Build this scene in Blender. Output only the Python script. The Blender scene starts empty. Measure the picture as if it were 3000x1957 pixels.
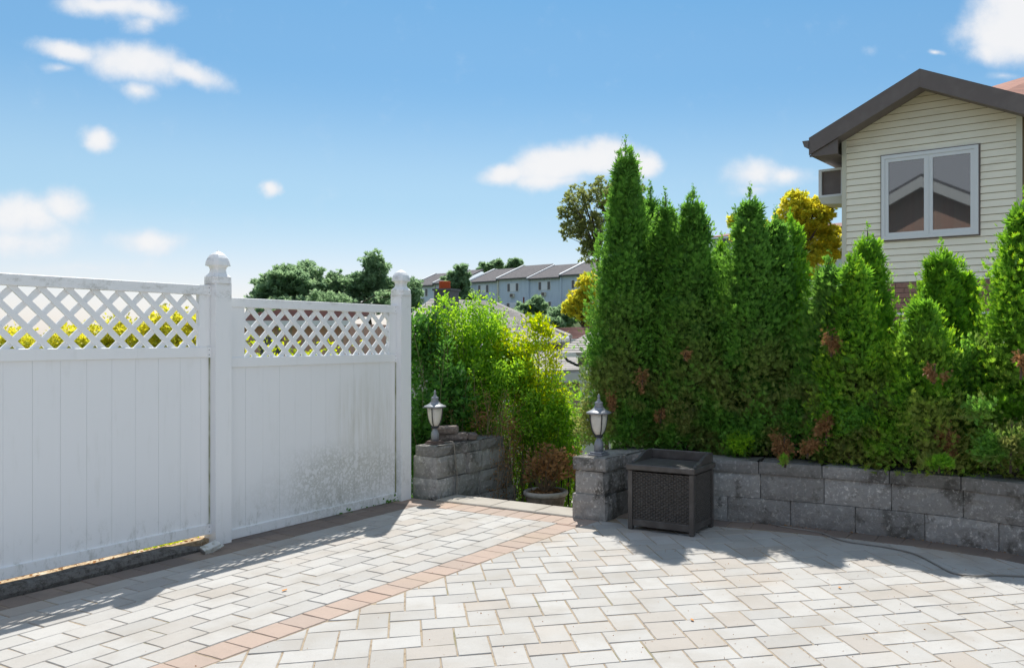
import bpy, math, random
import numpy as np
from mathutils import Vector, noise
random.seed(7); rng = np.random.default_rng(7)
S = bpy.context.scene
COL = S.collection

# ------------------------------------------------------------------ camera
F, EYE, CX, HY = 2480.0, 1.45, 1760.0, 992.0       # focal length and principal point in 3000-wide pixels
cam = bpy.data.cameras.new("camera"); camo = bpy.data.objects.new("camera", cam); COL.objects.link(camo)
camo.location = (0, 0, EYE); camo.rotation_euler = (math.radians(90), 0, 0)
cam.sensor_width = 36; cam.lens = F / 3000 * 36
cam.shift_x = -(CX - 1500) / 3000; cam.shift_y = (HY - 978.5) / 3000
cam.clip_start = 0.1; cam.clip_end = 5000
S.camera = camo

# ------------------------------------------------------------------ sky, sun, exposure
SUNV = Vector((-0.07, 0.70, 1.0)).normalized()
ELEV = math.asin(SUNV.z)
AZ = math.atan2(SUNV.x, SUNV.y)
world = bpy.data.worlds.new("World"); S.world = world; world.use_nodes = True
wn, wl = world.node_tree.nodes, world.node_tree.links
wn.clear()
wout = wn.new('ShaderNodeOutputWorld')
sky = wn.new('ShaderNodeTexSky'); sky.sky_type = 'NISHITA'; sky.sun_disc = False
sky.sun_elevation = ELEV; sky.sun_rotation = AZ
sky.air_density = 1.0; sky.dust_density = 0.6; sky.ozone_density = 2.4; sky.altitude = 50
bg = wn.new('ShaderNodeBackground'); bg.inputs[1].default_value = 0.15
bgc = wn.new('ShaderNodeBackground'); bgc.inputs[0].default_value = (0.93, 0.93, 0.96, 1); bgc.inputs[1].default_value = 0.45
gam = wn.new('ShaderNodeGamma'); gam.inputs['Gamma'].default_value = 0.5      # softer contrast between the bright and the dark side of the sky
wl.new(sky.outputs[0], gam.inputs['Color'])
mixs = wn.new('ShaderNodeMixShader'); wl.new(bg.outputs[0], mixs.inputs[1]); wl.new(bgc.outputs[0], mixs.inputs[2]); wl.new(mixs.outputs[0], wout.inputs[0])
tc = wn.new('ShaderNodeTexCoord'); sep = wn.new('ShaderNodeSeparateXYZ'); wl.new(tc.outputs['Generated'], sep.inputs[0])
tc0 = None
def wmath(op, a, b=None, c=None, clamp=False):
    m = wn.new('ShaderNodeMath'); m.operation = op; m.use_clamp = clamp
    for i, v in enumerate((a, b, c)):
        if v is None: continue
        if isinstance(v, (int, float)): m.inputs[i].default_value = v
        else: wl.new(v, m.inputs[i])
    return m.outputs[0]
rmp = wn.new('ShaderNodeValToRGB'); rmp.color_ramp.interpolation = 'EASE'
K_ = 1.17 / (0.15 * 2 ** 1.1) / 1.3
els = rmp.color_ramp.elements
els[0].position = 0.03; els[0].color = (.283 * K_, .274 * K_, .292 * K_, 1)
els[1].position = 0.50; els[1].color = (.058 * K_, .165 * K_, .252 * K_, 1)
e_ = els.new(.16); e_.color = (.178 * K_, .236 * K_, .268 * K_, 1)
e_ = els.new(.30); e_.color = (.106 * K_, .190 * K_, .256 * K_, 1)
wl.new(sep.outputs[2], rmp.inputs[0])
skm = wn.new('ShaderNodeVectorMath'); skm.operation = 'MULTIPLY'; wl.new(gam.outputs[0], skm.inputs[0]); wl.new(rmp.outputs[0], skm.inputs[1])
sks = wn.new('ShaderNodeVectorMath'); sks.operation = 'SCALE'; sks.inputs['Scale'].default_value = 1.3; wl.new(skm.outputs[0], sks.inputs[0]); wl.new(sks.outputs[0], bg.inputs[0])
yy = wmath('MAXIMUM', sep.outputs[1], 0.02)
px = wmath('DIVIDE', sep.outputs[0], yy); pz = wmath('DIVIDE', sep.outputs[2], yy)
comb = wn.new('ShaderNodeCombineXYZ'); wl.new(px, comb.inputs[0]); wl.new(pz, comb.inputs[1])
nz = wn.new('ShaderNodeTexNoise'); nz.inputs['Scale'].default_value = 14; nz.inputs['Detail'].default_value = 7; nz.inputs['Roughness'].default_value = 0.55
wl.new(comb.outputs[0], nz.inputs['Vector'])
warp = wn.new('ShaderNodeVectorMath'); warp.operation = 'MULTIPLY_ADD'
wl.new(nz.outputs['Color'], warp.inputs[0]); warp.inputs[1].default_value = (0.05, 0.03, 0); warp.inputs[2].default_value = (-0.025, -0.015, 0)
wadd = wn.new('ShaderNodeVectorMath'); wadd.operation = 'ADD'; wl.new(comb.outputs[0], wadd.inputs[0]); wl.new(warp.outputs[0], wadd.inputs[1])
CLOUDS = [  # direction of each cloud puff, its half width and half height, tilt in degrees, strength
    (300, 15, 200, 50, 5, .75), (420, 35, 160, 55, 8, .7), (410, 72, 80, 40, 0, .6),
    (210, 150, 170, 48, 8, .85), (400, 180, 200, 78, 12, .9), (560, 215, 170, 48, 18, .8), (400, 262, 80, 45, 10, .55), (170, 205, 80, 22, 0, .5),
    (285, 408, 72, 48, 8, .8), (786, 550, 44, 36, 0, .8),
    (50, 635, 200, 95, 0, .85), (190, 610, 120, 70, 10, .8), (60, 710, 260, 70, 0, .6), (440, 715, 150, 58, 5, .75), (250, 790, 420, 40, 0, .35),
    (1490, 508, 120, 48, -5, .9), (1620, 480, 160, 80, -12, 1.1), (1740, 458, 150, 72, 0, 1.1), (1885, 480, 75, 62, 8, .9), (1600, 525, 150, 45, 0, .8),
    (2210, 515, 120, 72, 0, .7), (2300, 520, 120, 50, 0, .6), (2200, 560, 110, 40, 0, .5),
    (2970, 95, 190, 125, 0, 1.15), (3030, 10, 220, 130, 0, 1.15), (2900, 150, 90, 60, 20, .8), (2750, 153, 40, 12, 0, .6), (2540, 150, 40, 26, 0, .3), (2940, 228, 90, 22, 0, .4)]
field = None
for (cx_, cy_, rx_, ry_, rot_, w_) in CLOUDS:
    mp = wn.new('ShaderNodeMapping'); mp.vector_type = 'TEXTURE'
    mp.inputs['Location'].default_value = ((cx_ - CX) / F, (HY - cy_) / F, 0)
    mp.inputs['Rotation'].default_value = (0, 0, -math.radians(rot_)); mp.inputs['Scale'].default_value = (rx_ * 1.15 / F, ry_ * 1.12 / F, 1)
    wl.new(wadd.outputs[0], mp.inputs[0])
    ln = wn.new('ShaderNodeVectorMath'); ln.operation = 'LENGTH'; wl.new(mp.outputs[0], ln.inputs[0])
    v = wmath('SUBTRACT', 1.0, ln.outputs['Value'], clamp=True)
    v = wmath('MULTIPLY', v, w_)
    field = v if field is None else wmath('SMOOTH_MAX', field, v, 0.12)
nz2 = wn.new('ShaderNodeTexNoise'); nz2.inputs['Scale'].default_value = 26; nz2.inputs['Detail'].default_value = 10; nz2.inputs['Roughness'].default_value = .62
wl.new(comb.outputs[0], nz2.inputs['Vector'])
det = wmath('MULTIPLY_ADD', nz2.outputs['Fac'], 0.46, -0.23)
fsum = wmath('ADD', field, det)
mr = wn.new('ShaderNodeMapRange'); mr.interpolation_type = 'SMOOTHSTEP'
mr.inputs['From Min'].default_value = 0.10; mr.inputs['From Max'].default_value = 0.66; wl.new(fsum, mr.inputs[0])
ccol = wn.new('ShaderNodeMapRange'); ccol.data_type = 'FLOAT_VECTOR'; ccol.inputs[7].default_value = (.25,) * 3; ccol.inputs[8].default_value = (.7,) * 3
ccol.inputs[9].default_value = (.80, .85, .93); ccol.inputs[10].default_value = (.97, .965, .97)
cv = wn.new('ShaderNodeCombineXYZ'); blend_ = wmath('ADD', wmath('MULTIPLY', nz2.outputs['Fac'], .55), wmath('MULTIPLY', field, .55))
for i_ in range(3): wl.new(blend_, cv.inputs[i_])
wl.new(cv.outputs[0], ccol.inputs[6]); wl.new(ccol.outputs[1], bgc.inputs[0])
front = wmath('GREATER_THAN', sep.outputs[1], 0.05)
mfac = wmath('MULTIPLY', mr.outputs[0], front); mfac = wmath('MULTIPLY', mfac, 0.94)
# added clouds outside the view, denser than those in it, to lift ambient light
zz_ = wmath('ADD', wmath('MAXIMUM', sep.outputs[2], 0.0), 0.12)
cb2 = wn.new('ShaderNodeCombineXYZ'); wl.new(wmath('DIVIDE', sep.outputs[0], zz_), cb2.inputs[0]); wl.new(wmath('DIVIDE', sep.outputs[1], zz_), cb2.inputs[1])
nz3 = wn.new('ShaderNodeTexNoise'); nz3.inputs['Scale'].default_value = 1.1; nz3.inputs['Detail'].default_value = 6; wl.new(cb2.outputs[0], nz3.inputs['Vector'])
m3 = wn.new('ShaderNodeMapRange'); m3.interpolation_type = 'SMOOTHSTEP'; m3.inputs['From Min'].default_value = .44; m3.inputs['From Max'].default_value = .56; wl.new(nz3.outputs['Fac'], m3.inputs[0])
ax_ = wmath('ABSOLUTE', wmath('ADD', px, .10)); ox = wn.new('ShaderNodeMapRange'); ox.inputs['From Min'].default_value = .68; ox.inputs['From Max'].default_value = .85; wl.new(ax_, ox.inputs[0])
oz = wn.new('ShaderNodeMapRange'); oz.inputs['From Min'].default_value = .44; oz.inputs['From Max'].default_value = .56; wl.new(pz, oz.inputs[0])
outm = wmath('MAXIMUM', wmath('MAXIMUM', ox.outputs[0], oz.outputs[0]), wmath('SUBTRACT', 1.0, front))
mfac = wmath('MAXIMUM', mfac, wmath('MULTIPLY', wmath('MULTIPLY', m3.outputs[0], outm), .9))
wl.new(mfac, mixs.inputs[0])

sun = bpy.data.lights.new("sun", 'SUN'); suno = bpy.data.objects.new("sun", sun); COL.objects.link(suno)
sun.energy = 3.15; sun.angle = math.radians(0.53); sun.color = (1.0, 0.955, 0.88)
suno.rotation_euler = (-SUNV).to_track_quat('-Z', 'Y').to_euler(); suno.location = (0, 0, 30)
S.view_settings.view_transform = 'Standard'; S.view_settings.look = 'None'
S.view_settings.exposure = 1.1; S.view_settings.gamma = 1.0; S.view_settings.use_curve_mapping = False

# ------------------------------------------------------------------ materials
def lin(r, g, b): return tuple((c / 255 / 12.92) if c / 255 <= .04045 else ((c / 255 + .055) / 1.055) ** 2.4 for c in (r, g, b)) + (1,)
class M:
    def __init__(s, name, col, rough=.7, spec=.3, metal=0):
        s.m = bpy.data.materials.new(name); s.m.use_nodes = True
        s.n, s.l = s.m.node_tree.nodes, s.m.node_tree.links
        s.b = s.n['Principled BSDF']; s.b.inputs['Base Color'].default_value = tuple(col[:3]) + (1,)
        s.b.inputs['Roughness'].default_value = rough; s.b.inputs['Specular IOR Level'].default_value = spec; s.b.inputs['Metallic'].default_value = metal
        s.cur = None; s.col = tuple(col[:3]) + (1,)
        g = s.n.new('ShaderNodeNewGeometry'); s.pos = g.outputs['Position']
        tcn = s.n.new('ShaderNodeTexCoord'); s.obj = tcn.outputs['Object']
        oi = s.n.new('ShaderNodeObjectInfo'); s.rnd = oi.outputs['Random']
    def noise(s, scale, detail=4, rough=.55, vec=None, stretch=None):
        t = s.n.new('ShaderNodeTexNoise'); t.inputs['Scale'].default_value = scale; t.inputs['Detail'].default_value = detail; t.inputs['Roughness'].default_value = rough
        v = vec or s.pos
        if stretch:
            mp = s.n.new('ShaderNodeMapping'); mp.inputs['Scale'].default_value = stretch; s.l.new(v, mp.inputs[0]); v = mp.outputs[0]
        s.l.new(v, t.inputs['Vector']); return t.outputs['Fac']
    def ramp(s, fac, lo, hi, a=0, b=1):
        r = s.n.new('ShaderNodeMapRange'); r.interpolation_type = 'SMOOTHSTEP'
        for k, v in (('From Min', lo), ('From Max', hi), ('To Min', a), ('To Max', b)): r.inputs[k].default_value = v
        s.l.new(fac, r.inputs[0]); return r.outputs[0]
    def math(s, op, a, b=0, c=0):
        m = s.n.new('ShaderNodeMath'); m.operation = op
        for i, v in enumerate((a, b, c)):
            if isinstance(v, (int, float)): m.inputs[i].default_value = v
            else: s.l.new(v, m.inputs[i])
        return m.outputs[0]
    def mix(s, fac, col):
        x = s.n.new('ShaderNodeMix'); x.data_type = 'RGBA'
        if isinstance(fac, (int, float)): x.inputs[0].default_value = fac
        else: s.l.new(fac, x.inputs[0])
        if s.cur is None: x.inputs[6].default_value = s.col
        else: s.l.new(s.cur, x.inputs[6])
        if hasattr(col, 'links') or hasattr(col, 'is_output'): s.l.new(col, x.inputs[7])
        else: x.inputs[7].default_value = tuple(col[:3]) + (1,)
        s.cur = x.outputs[2]; s.l.new(s.cur, s.b.inputs['Base Color']); return s
    def bump(s, h, strength=.3, dist=.01):
        b = s.n.new('ShaderNodeBump'); b.inputs['Strength'].default_value = strength; b.inputs['Distance'].default_value = dist
        s.l.new(h, b.inputs['Height']); s.l.new(b.outputs[0], s.b.inputs['Normal']); return s
    def sep(s, v=None):
        q = s.n.new('ShaderNodeSeparateXYZ'); s.l.new(v or s.pos, q.inputs[0]); return q.outputs
    def attr(s, name):
        a = s.n.new('ShaderNodeAttribute'); a.attribute_name = name; return a.outputs['Fac']

def paver_mat(name, base, alts, dark):
    m = M(name, base, .85, .25)
    for i, (c, lo, hi) in enumerate(alts):
        w = m.n.new('ShaderNodeTexWhiteNoise'); w.noise_dimensions = '1D'
        m.l.new(m.math('ADD', m.rnd, 3.7 * i), w.inputs['W'])
        m.mix(m.ramp(w.outputs['Value'], lo, hi), c)
    m.mix(m.math('MULTIPLY', m.ramp(m.noise(3.0, 5), .42, .72), .62), dark)
    m.mix(m.math('MULTIPLY', m.ramp(m.noise(22, 7, .75), .5, .72), .28), tuple(c * .72 for c in base[:3]))
    m.mix(m.math('MULTIPLY', m.ramp(m.noise(22, 7, .75, stretch=(1.3, 1.1, 1)), .56, .75), .35), tuple(min(c * 1.25, .6) for c in base[:3]))
    m.mix(m.math('MULTIPLY', m.ramp(m.noise(120, 6, .7), .5, .8), .45), tuple(c * .62 for c in base[:3]))
    m.mix(m.math('MULTIPLY', m.ramp(m.noise(1.1, 3), .52, .7), .30), (.37, .29, .215))
    m.mix(m.ramp(m.attr('edge'), .2, 1.0, 0, .35), (.22, .17, .125))
    m.bump(m.noise(110, 6, .7), .6, .004)
    return m.m
mat_paver = paver_mat('light_paver', (.385, .375, .358), [((.415, .406, .39), .45, .8), ((.345, .335, .32), .68, .98), ((.36, .325, .29), .78, 1.05)], (.315, .29, .258))
mat_orange = paver_mat('terracotta_paver', (.375, .29, .242), [((.345, .275, .235), .4, .8), ((.385, .275, .22), .7, .95)], (.31, .25, .21))
mat_brown = paver_mat('brown_paver', (.215, .17, .145), [((.175, .145, .13), .4, .8), ((.245, .20, .17), .7, .95)], (.16, .135, .12))
m = M('joint_sand', (.33, .27, .20), .95, .1); m.mix(m.ramp(m.noise(30, 5), .45, .75), (.20, .15, .10)); m.mix(m.ramp(m.noise(2, 3), .55, .7, 0, .6), (.14, .15, .06)); m.bump(m.noise(200, 3), .6, .004); mat_sand = m.m
m = M('tan_concrete', (.36, .335, .30), .9, .2); m.mix(m.ramp(m.noise(5, 6), .4, .7), (.30, .275, .24)); m.bump(m.noise(90, 4), .3, .003); mat_thresh = m.m

def stone_mat(name, base, hi, lo):
    m = M(name, base, .92, .2)
    m.mix(m.ramp(m.noise(7, 8, .75), .44, .62), hi)
    m.mix(m.ramp(m.noise(3.5, 7, .72), .48, .62), lo)
    m.mix(m.math('MULTIPLY', m.ramp(m.noise(34, 6, .75), .52, .68), .6), tuple(c * 1.9 for c in hi[:3]))
    w = m.math('MULTIPLY', m.rnd, 1.0); m.mix(m.math('MULTIPLY', w, .55), lo)
    m.bump(m.noise(38, 9, .75), 1.0, .02)
    return m.m
mat_stone = stone_mat('grey_block', (.37, .36, .345), (.54, .52, .49), (.15, .142, .128))
mat_stone_cap = stone_mat('grey_cap', (.30, .292, .28), (.42, .405, .385), (.12, .115, .105))
m = M('kerb_concrete', (.19, .182, .172), .95, .2); m.mix(m.ramp(m.noise(25, 8, .8), .42, .62), (.085, .08, .07)); m.mix(m.ramp(m.noise(90, 5, .8), .55, .72), (.32, .31, .28)); m.bump(m.noise(70, 8, .8), 1, .012); mat_kerb = m.m

# vinyl with grey-green dirt: streaks, grime above the bottom rail, mould on the far panel
m = M('white_vinyl', (.84, .85, .86), .42, .4)
x, y, z = m.sep()
st = m.noise(1, 6, .65, stretch=(30, 30, 2.2)); st2 = m.noise(1, 4, .6, stretch=(9, 9, 3))
m.mix(m.math('MULTIPLY', m.ramp(m.math('MULTIPLY', st, st2), .27, .45), .16), (.55, .56, .51))
m.mix(m.math('MULTIPLY', m.math('MULTIPLY', m.ramp(z, 1.70, 1.76), m.ramp(m.noise(1, 7, .8, stretch=(7, 7, 11)), .50, .66)), .55), (.36, .36, .32))
lowz = m.ramp(z, .36, .08); g2 = m.noise(1, 7, .75, stretch=(14, 14, 7))
m.mix(m.math('MULTIPLY', m.math('MULTIPLY', lowz, m.ramp(g2, .50, .68)), .6), (.40, .41, .37))
# mould patch around the foot of the far panel
dx = m.math('MULTIPLY', m.math('ADD', x, 2.13), 1.9); dz = m.math('MULTIPLY', m.math('SUBTRACT', z, .28), 2.5)
dd = m.math('SQRT', m.math('ADD', m.math('MULTIPLY', dx, dx), m.math('MULTIPLY', dz, dz)))
blob = m.ramp(m.math('ADD', dd, m.math('MULTIPLY', m.noise(3, 4), .7)), 1.35, .6)
vein = m.noise(19, 5, .7)
m.mix(m.math('MULTIPLY', m.math('MULTIPLY', blob, m.ramp(m.math('ABSOLUTE', m.math('SUBTRACT', vein, .5)), .09, .0, .2, 1)), .60), (.37, .38, .33))
dx3 = m.math('MULTIPLY', m.math('ADD', x, 2.0), 3.4); dz3 = m.math('MULTIPLY', m.math('SUBTRACT', z, .72), 1.6)
d3 = m.math('SQRT', m.math('ADD', m.math('MULTIPLY', dx3, dx3), m.math('MULTIPLY', dz3, dz3)))
m.mix(m.math('MULTIPLY', m.math('MULTIPLY', m.ramp(m.math('ADD', d3, m.math('MULTIPLY', m.noise(5, 5), .5)), 1.25, .4), m.ramp(st, .25, .7)), .4), (.52, .50, .41))
m.bump(m.noise(260, 3), .12, .002); mat_vinyl = m.m
m = M('mossy_vinyl', (.52, .53, .46), .6, .3); m.mix(m.ramp(m.noise(1, 5, .7, stretch=(20, 20, 3)), .42, .6), (.22, .24, .12)); mat_moss_vinyl = m.m
m = M('moss', (.11, .16, .02), .95, .1); m.mix(m.ramp(m.noise(60), .4, .6), (.25, .28, .06)); mat_moss = m.m
mat_screw = M('screw_metal', (.25, .26, .27), .4, .5, .8).m

m = M('wicker_resin', (.062, .056, .052), .48, .45); m.mix(m.ramp(m.noise(12, 5), .4, .75), (.10, .094, .088)); m.bump(m.noise(300, 3), .2, .002); mat_resin = m.m
m = M('wicker_weave', (.056, .051, .047), .5, .4); m.mix(m.ramp(m.noise(40, 4), .4, .75), (.09, .084, .078)); mat_weave = m.m
m = M('lamp_metal', (.24, .25, .275), .42, .5, .2); m.mix(m.ramp(m.noise(35, 4), .5, .8), (.32, .33, .35)); mat_lampm = m.m
m = M('lamp_strap', (.035, .036, .042), .45, .5, .3); mat_strap = m.m
m = M('frosted_glass', (.80, .77, .70), .45, .5); m.mix(m.ramp(m.noise(9, 4), .4, .7), (.70, .67, .60)); m.b.inputs['Transmission Weight'].default_value = .25; mat_frost = m.m
mat_plate = M('brown_plate', (.13, .095, .085), .8, .3).m
m = M('cable_rubber', (.23, .22, .205), .7, .3); mat_cable = m.m
mat_cord = M('cord_beige', (.22, .20, .17), .6, .3).m
m = M('white_plastic', (.55, .56, .53), .5, .4); m.mix(m.ramp(m.noise(30, 4), .5, .7), (.35, .35, .30)); mat_plast = m.m
m = M('planter_concrete', (.33, .26, .205), .9, .2); m.mix(m.ramp(m.noise(18, 6), .4, .65), (.20, .155, .12)); m.bump(m.noise(60, 5), .6, .006); mat_pot = m.m
m = M('planter_rim', (.52, .48, .43), .85, .25); m.mix(m.ramp(m.noise(14, 5), .45, .7), (.36, .32, .28)); mat_rim = m.m
mat_iron = M('wrought_iron', (.02, .02, .02), .5, .5, .4).m
m = M('soil', (.06, .045, .03), .97, .1); m.mix(m.ramp(m.noise(14, 6), .4, .7), (.10, .07, .045)); m.bump(m.noise(50, 5), 1, .03); mat_soil = m.m
m = M('bark', (.10, .075, .055), .95, .1); m.mix(m.ramp(m.noise(1, 5, .6, stretch=(30, 30, 5)), .4, .7), (.05, .04, .03)); mat_bark = m.m
mat_gstem = M('green_brown_stem', (.20, .19, .10), .85, .15).m
mat_twig = M('dry_twig', (.20, .15, .10), .9, .15).m
m = M('hillside_grass', (.07, .10, .03), .95, .1); m.mix(m.ramp(m.noise(.3, 6), .4, .65), (.045, .07, .025)); m.mix(m.ramp(m.noise(3, 6), .55, .75), (.14, .12, .06)); mat_ground = m.m

def leaf_mat(name, dark, light, tip, brown=None, bfac=0.0, bz=(0, 1), transl=.45):
    m = M(name, dark, .55, .25)
    t = m.attr('tone'); m.mix(t, light)
    m.mix(m.ramp(m.attr('tip'), .35, 1.0), tip)  # tips painted brighter, sunlight put into the leaf colour
    if brown:
        x, y, z = m.sep()
        n = m.ramp(m.noise(3.1, 5, .6), .44, .58)
        zz = m.ramp(z, bz[1], bz[0])
        m.mix(m.math('MULTIPLY', m.math('MULTIPLY', n, zz), bfac), brown)
    tr = m.n.new('ShaderNodeBsdfTranslucent'); mx = m.n.new('ShaderNodeMixShader'); mx.inputs[0].default_value = transl
    hs = m.n.new('ShaderNodeHueSaturation'); hs.inputs['Value'].default_value = 2.0; hs.inputs['Hue'].default_value = .487; hs.inputs['Saturation'].default_value = 1.05
    m.l.new(m.cur, hs.inputs['Color']); m.l.new(hs.outputs[0], tr.inputs[0])
    out = m.n['Material Output']; m.l.new(m.b.outputs[0], mx.inputs[1]); m.l.new(tr.outputs[0], mx.inputs[2]); m.l.new(mx.outputs[0], out.inputs[0])
    return m.m
mat_arb = leaf_mat('arborvitae_spray', (.085, .215, .04), (.155, .345, .05), (.31, .50, .045), (.27, .22, .09), .62, (.6, 2.2))
mat_arb_lit = leaf_mat('lit_arborvitae_spray', (.10, .25, .03), (.20, .42, .035), (.44, .63, .04), (.27, .22, .09), .6, (.6, 1.7))  # brighter copy of the hedge spray, sunlight put into its colour
mat_dead = leaf_mat('dead_foliage', (.22, .12, .05), (.42, .25, .11), (.50, .34, .17), transl=.3)
mat_privet = leaf_mat('privet_leaf', (.12, .27, .03), (.28, .48, .035), (.58, .70, .04), transl=.5)
mat_dkleaf = leaf_mat('dark_leaf', (.05, .15, .03), (.10, .26, .04), (.24, .42, .06), transl=.35)
mat_yel = leaf_mat('yellow_leaf', (.18, .30, .015), (.45, .50, .015), (.72, .66, .02), transl=.5)
mat_gold = leaf_mat('golden_leaf', (.25, .33, .04), (.64, .58, .06), (.90, .76, .08), transl=.45)
mat_far = leaf_mat('far_tree_leaf', (.13, .215, .125), (.21, .31, .16), (.28, .38, .16), transl=.5)
mat_mid = leaf_mat('ash_tree_leaf', (.14, .17, .06), (.21, .25, .08), (.34, .34, .09), transl=.5)

m = M('cream_siding', (.92, .86, .72), .6, .3)
x, y, z = m.sep()
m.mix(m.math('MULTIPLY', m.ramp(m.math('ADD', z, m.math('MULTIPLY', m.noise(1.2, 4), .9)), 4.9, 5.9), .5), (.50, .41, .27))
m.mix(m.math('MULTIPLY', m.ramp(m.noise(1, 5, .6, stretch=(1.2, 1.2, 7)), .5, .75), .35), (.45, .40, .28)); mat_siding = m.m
mat_trimw = M('white_trim', (.72, .73, .74), .5, .4).m
mat_cornr = M('cream_trim', (.62, .60, .50), .55, .35).m
m = M('brown_fascia', (.15, .122, .115), .5, .35); m.mix(m.ramp(m.noise(4, 4), .4, .8), (.18, .15, .14)); mat_fascia = m.m
m = M('soffit', (.16, .13, .12), .7, .2); mat_soffit = m.m
m = M('window_glass', (.10, .11, .125), .02, .5); m.b.inputs['IOR'].default_value = 2.4; m.b.inputs['Transmission Weight'].default_value = .55; mat_glass = m.m
m = M('far_glass', (.04, .05, .06), .12, .6); mat_fglass = m.m
m = M('curtain', (.75, .76, .80), .9, .1); mat_curtain = m.m
mat_back = M('siding_shadow_gap', (.22, .17, .10), .9, .1).m
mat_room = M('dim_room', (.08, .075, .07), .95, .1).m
def brick_mat(name, a, b):
    m = M(name, a, .9, .2); m.mix(m.rnd, b); m.mix(m.ramp(m.noise(20, 6), .5, .8, 0, .6), tuple(c * .6 for c in a[:3])); m.bump(m.noise(60, 5), .6, .006); return m.m
mat_brick = brick_mat('red_brown_brick', (.33, .19, .15), (.24, .145, .12))
mat_mortar = M('mortar', (.22, .18, .16), .95, .1).m
def shingle_mat(name, a, b):
    m = M(name, a, .92, .15)
    m.mix(m.ramp(m.noise(1.0, 4, .6, stretch=(2.2, 2.2, 9)), .42, .64), b); m.mix(m.ramp(m.noise(25, 5), .5, .8, 0, .5), tuple(c * .6 for c in a[:3])); m.bump(m.noise(20, 4), .4, .01); return m.m
mat_sh_grey = shingle_mat('grey_shingle', (.40, .375, .35), (.30, .28, .265))
mat_sh_dark = shingle_mat('slate_shingle', (.15, .14, .145), (.11, .105, .11))
mat_sh_red = shingle_mat('salmon_shingle', (.36, .19, .145), (.28, .15, .12))
mat_sh_brn = shingle_mat('red_brown_shingle', (.30, .18, .155), (.23, .14, .125))
m = M('blue_grey_siding', (.58, .65, .74), .75, .25); m.mix(m.ramp(m.noise(1, 3, .5, stretch=(3, 3, .4)), .4, .7), (.52, .59, .68)); mat_blues = m.m
mat_white_wall = M('white_stucco', (.58, .59, .58), .85, .2).m
mat_tan_door = M('tan_garage_door', (.36, .27, .215), .7, .25).m
mat_dkgrey = M('dark_metal', (.07, .075, .085), .5, .4).m
mat_chim = M('terracotta_pot', (.42, .075, .025), .8, .2).m
m = M('pink_brick_wall', (.40, .235, .18), .9, .2); bt = m.n.new('ShaderNodeTexBrick'); bt.inputs['Scale'].default_value = 3.2; bt.inputs['Color1'].default_value = (.62, .38, .29, 1); bt.inputs['Color2'].default_value = (.54, .31, .24, 1); bt.inputs['Mortar'].default_value = (.40, .34, .29, 1)
m.l.new(m.obj, bt.inputs['Vector']); m.mix(1.0, bt.outputs[0]); mat_pinkbrick = m.m
mat_redwood = M('red_deck_wood', (.16, .035, .025), .8, .2).m

# ------------------------------------------------------------------ mesh helpers
def tag(o, label=None, cat=None, group=None, kind=None):
    if label: o['label'] = label
    if cat: o['category'] = cat
    if group: o['group'] = group
    if kind: o['kind'] = kind
    return o
def org(parent):
    v = Vector((0, 0, 0))
    while parent is not None: v += parent.location; parent = parent.parent
    return v
def link(name, me, parent=None, loc=None):
    o = bpy.data.objects.new(name, me); COL.objects.link(o)
    if parent is not None: o.parent = parent
    if loc is not None: o.location = Vector(loc) - org(parent)
    return o
def empty(name, loc, label=None, cat=None, group=None):
    o = bpy.data.objects.new(name, None); COL.objects.link(o); o.location = loc; o.empty_display_size = .1
    return tag(o, label, cat, group)
def mk(name, vs, fs, mat, parent=None, smooth=False, kind=None):
    """vs in world coordinates; the object's origin goes to its parent's base"""
    c = org(parent)
    me = bpy.data.meshes.new(name); me.from_pydata([(v[0] - c.x, v[1] - c.y, v[2] - c.z) for v in vs], [], fs)
    me.materials.append(mat)
    if smooth: me.shade_smooth()
    o = link(name, me, parent)
    return tag(o, kind=kind)
def rmesh(parts):
    V, Fc = [], []
    for v, f in parts:
        k = len(V); V += list(v); Fc += [tuple(i + k for i in q) for q in f]
    return V, Fc
def boxpts(p0, p1, p2, p3, z0, z1):
    """prism over an XY quadrilateral"""
    V = [(p[0], p[1], z0) for p in (p0, p1, p2, p3)] + [(p[0], p[1], z1) for p in (p0, p1, p2, p3)]
    return V, [(3, 2, 1, 0), (4, 5, 6, 7), (0, 1, 5, 4), (1, 2, 6, 5), (2, 3, 7, 6), (3, 0, 4, 7)]
def bevbox(x0, x1, y0, y1, z0, z1, b=.004):
    """box with chamfered vertical and top edges"""
    def ring(d, z): return [(x0 + d, y0 + d, z), (x1 - d, y0 + d, z), (x1 - d, y1 - d, z), (x0 + d, y1 - d, z)]
    V = ring(b, z0) + ring(0, z0 + b) + ring(0, z1 - b) + ring(b, z1)
    Fc = [(3, 2, 1, 0)]
    for k in range(3):
        for i in range(4): Fc.append((k * 4 + i, k * 4 + (i + 1) % 4, k * 4 + 4 + (i + 1) % 4, k * 4 + 4 + i))
    Fc.append((12, 13, 14, 15)); return V, Fc
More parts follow.
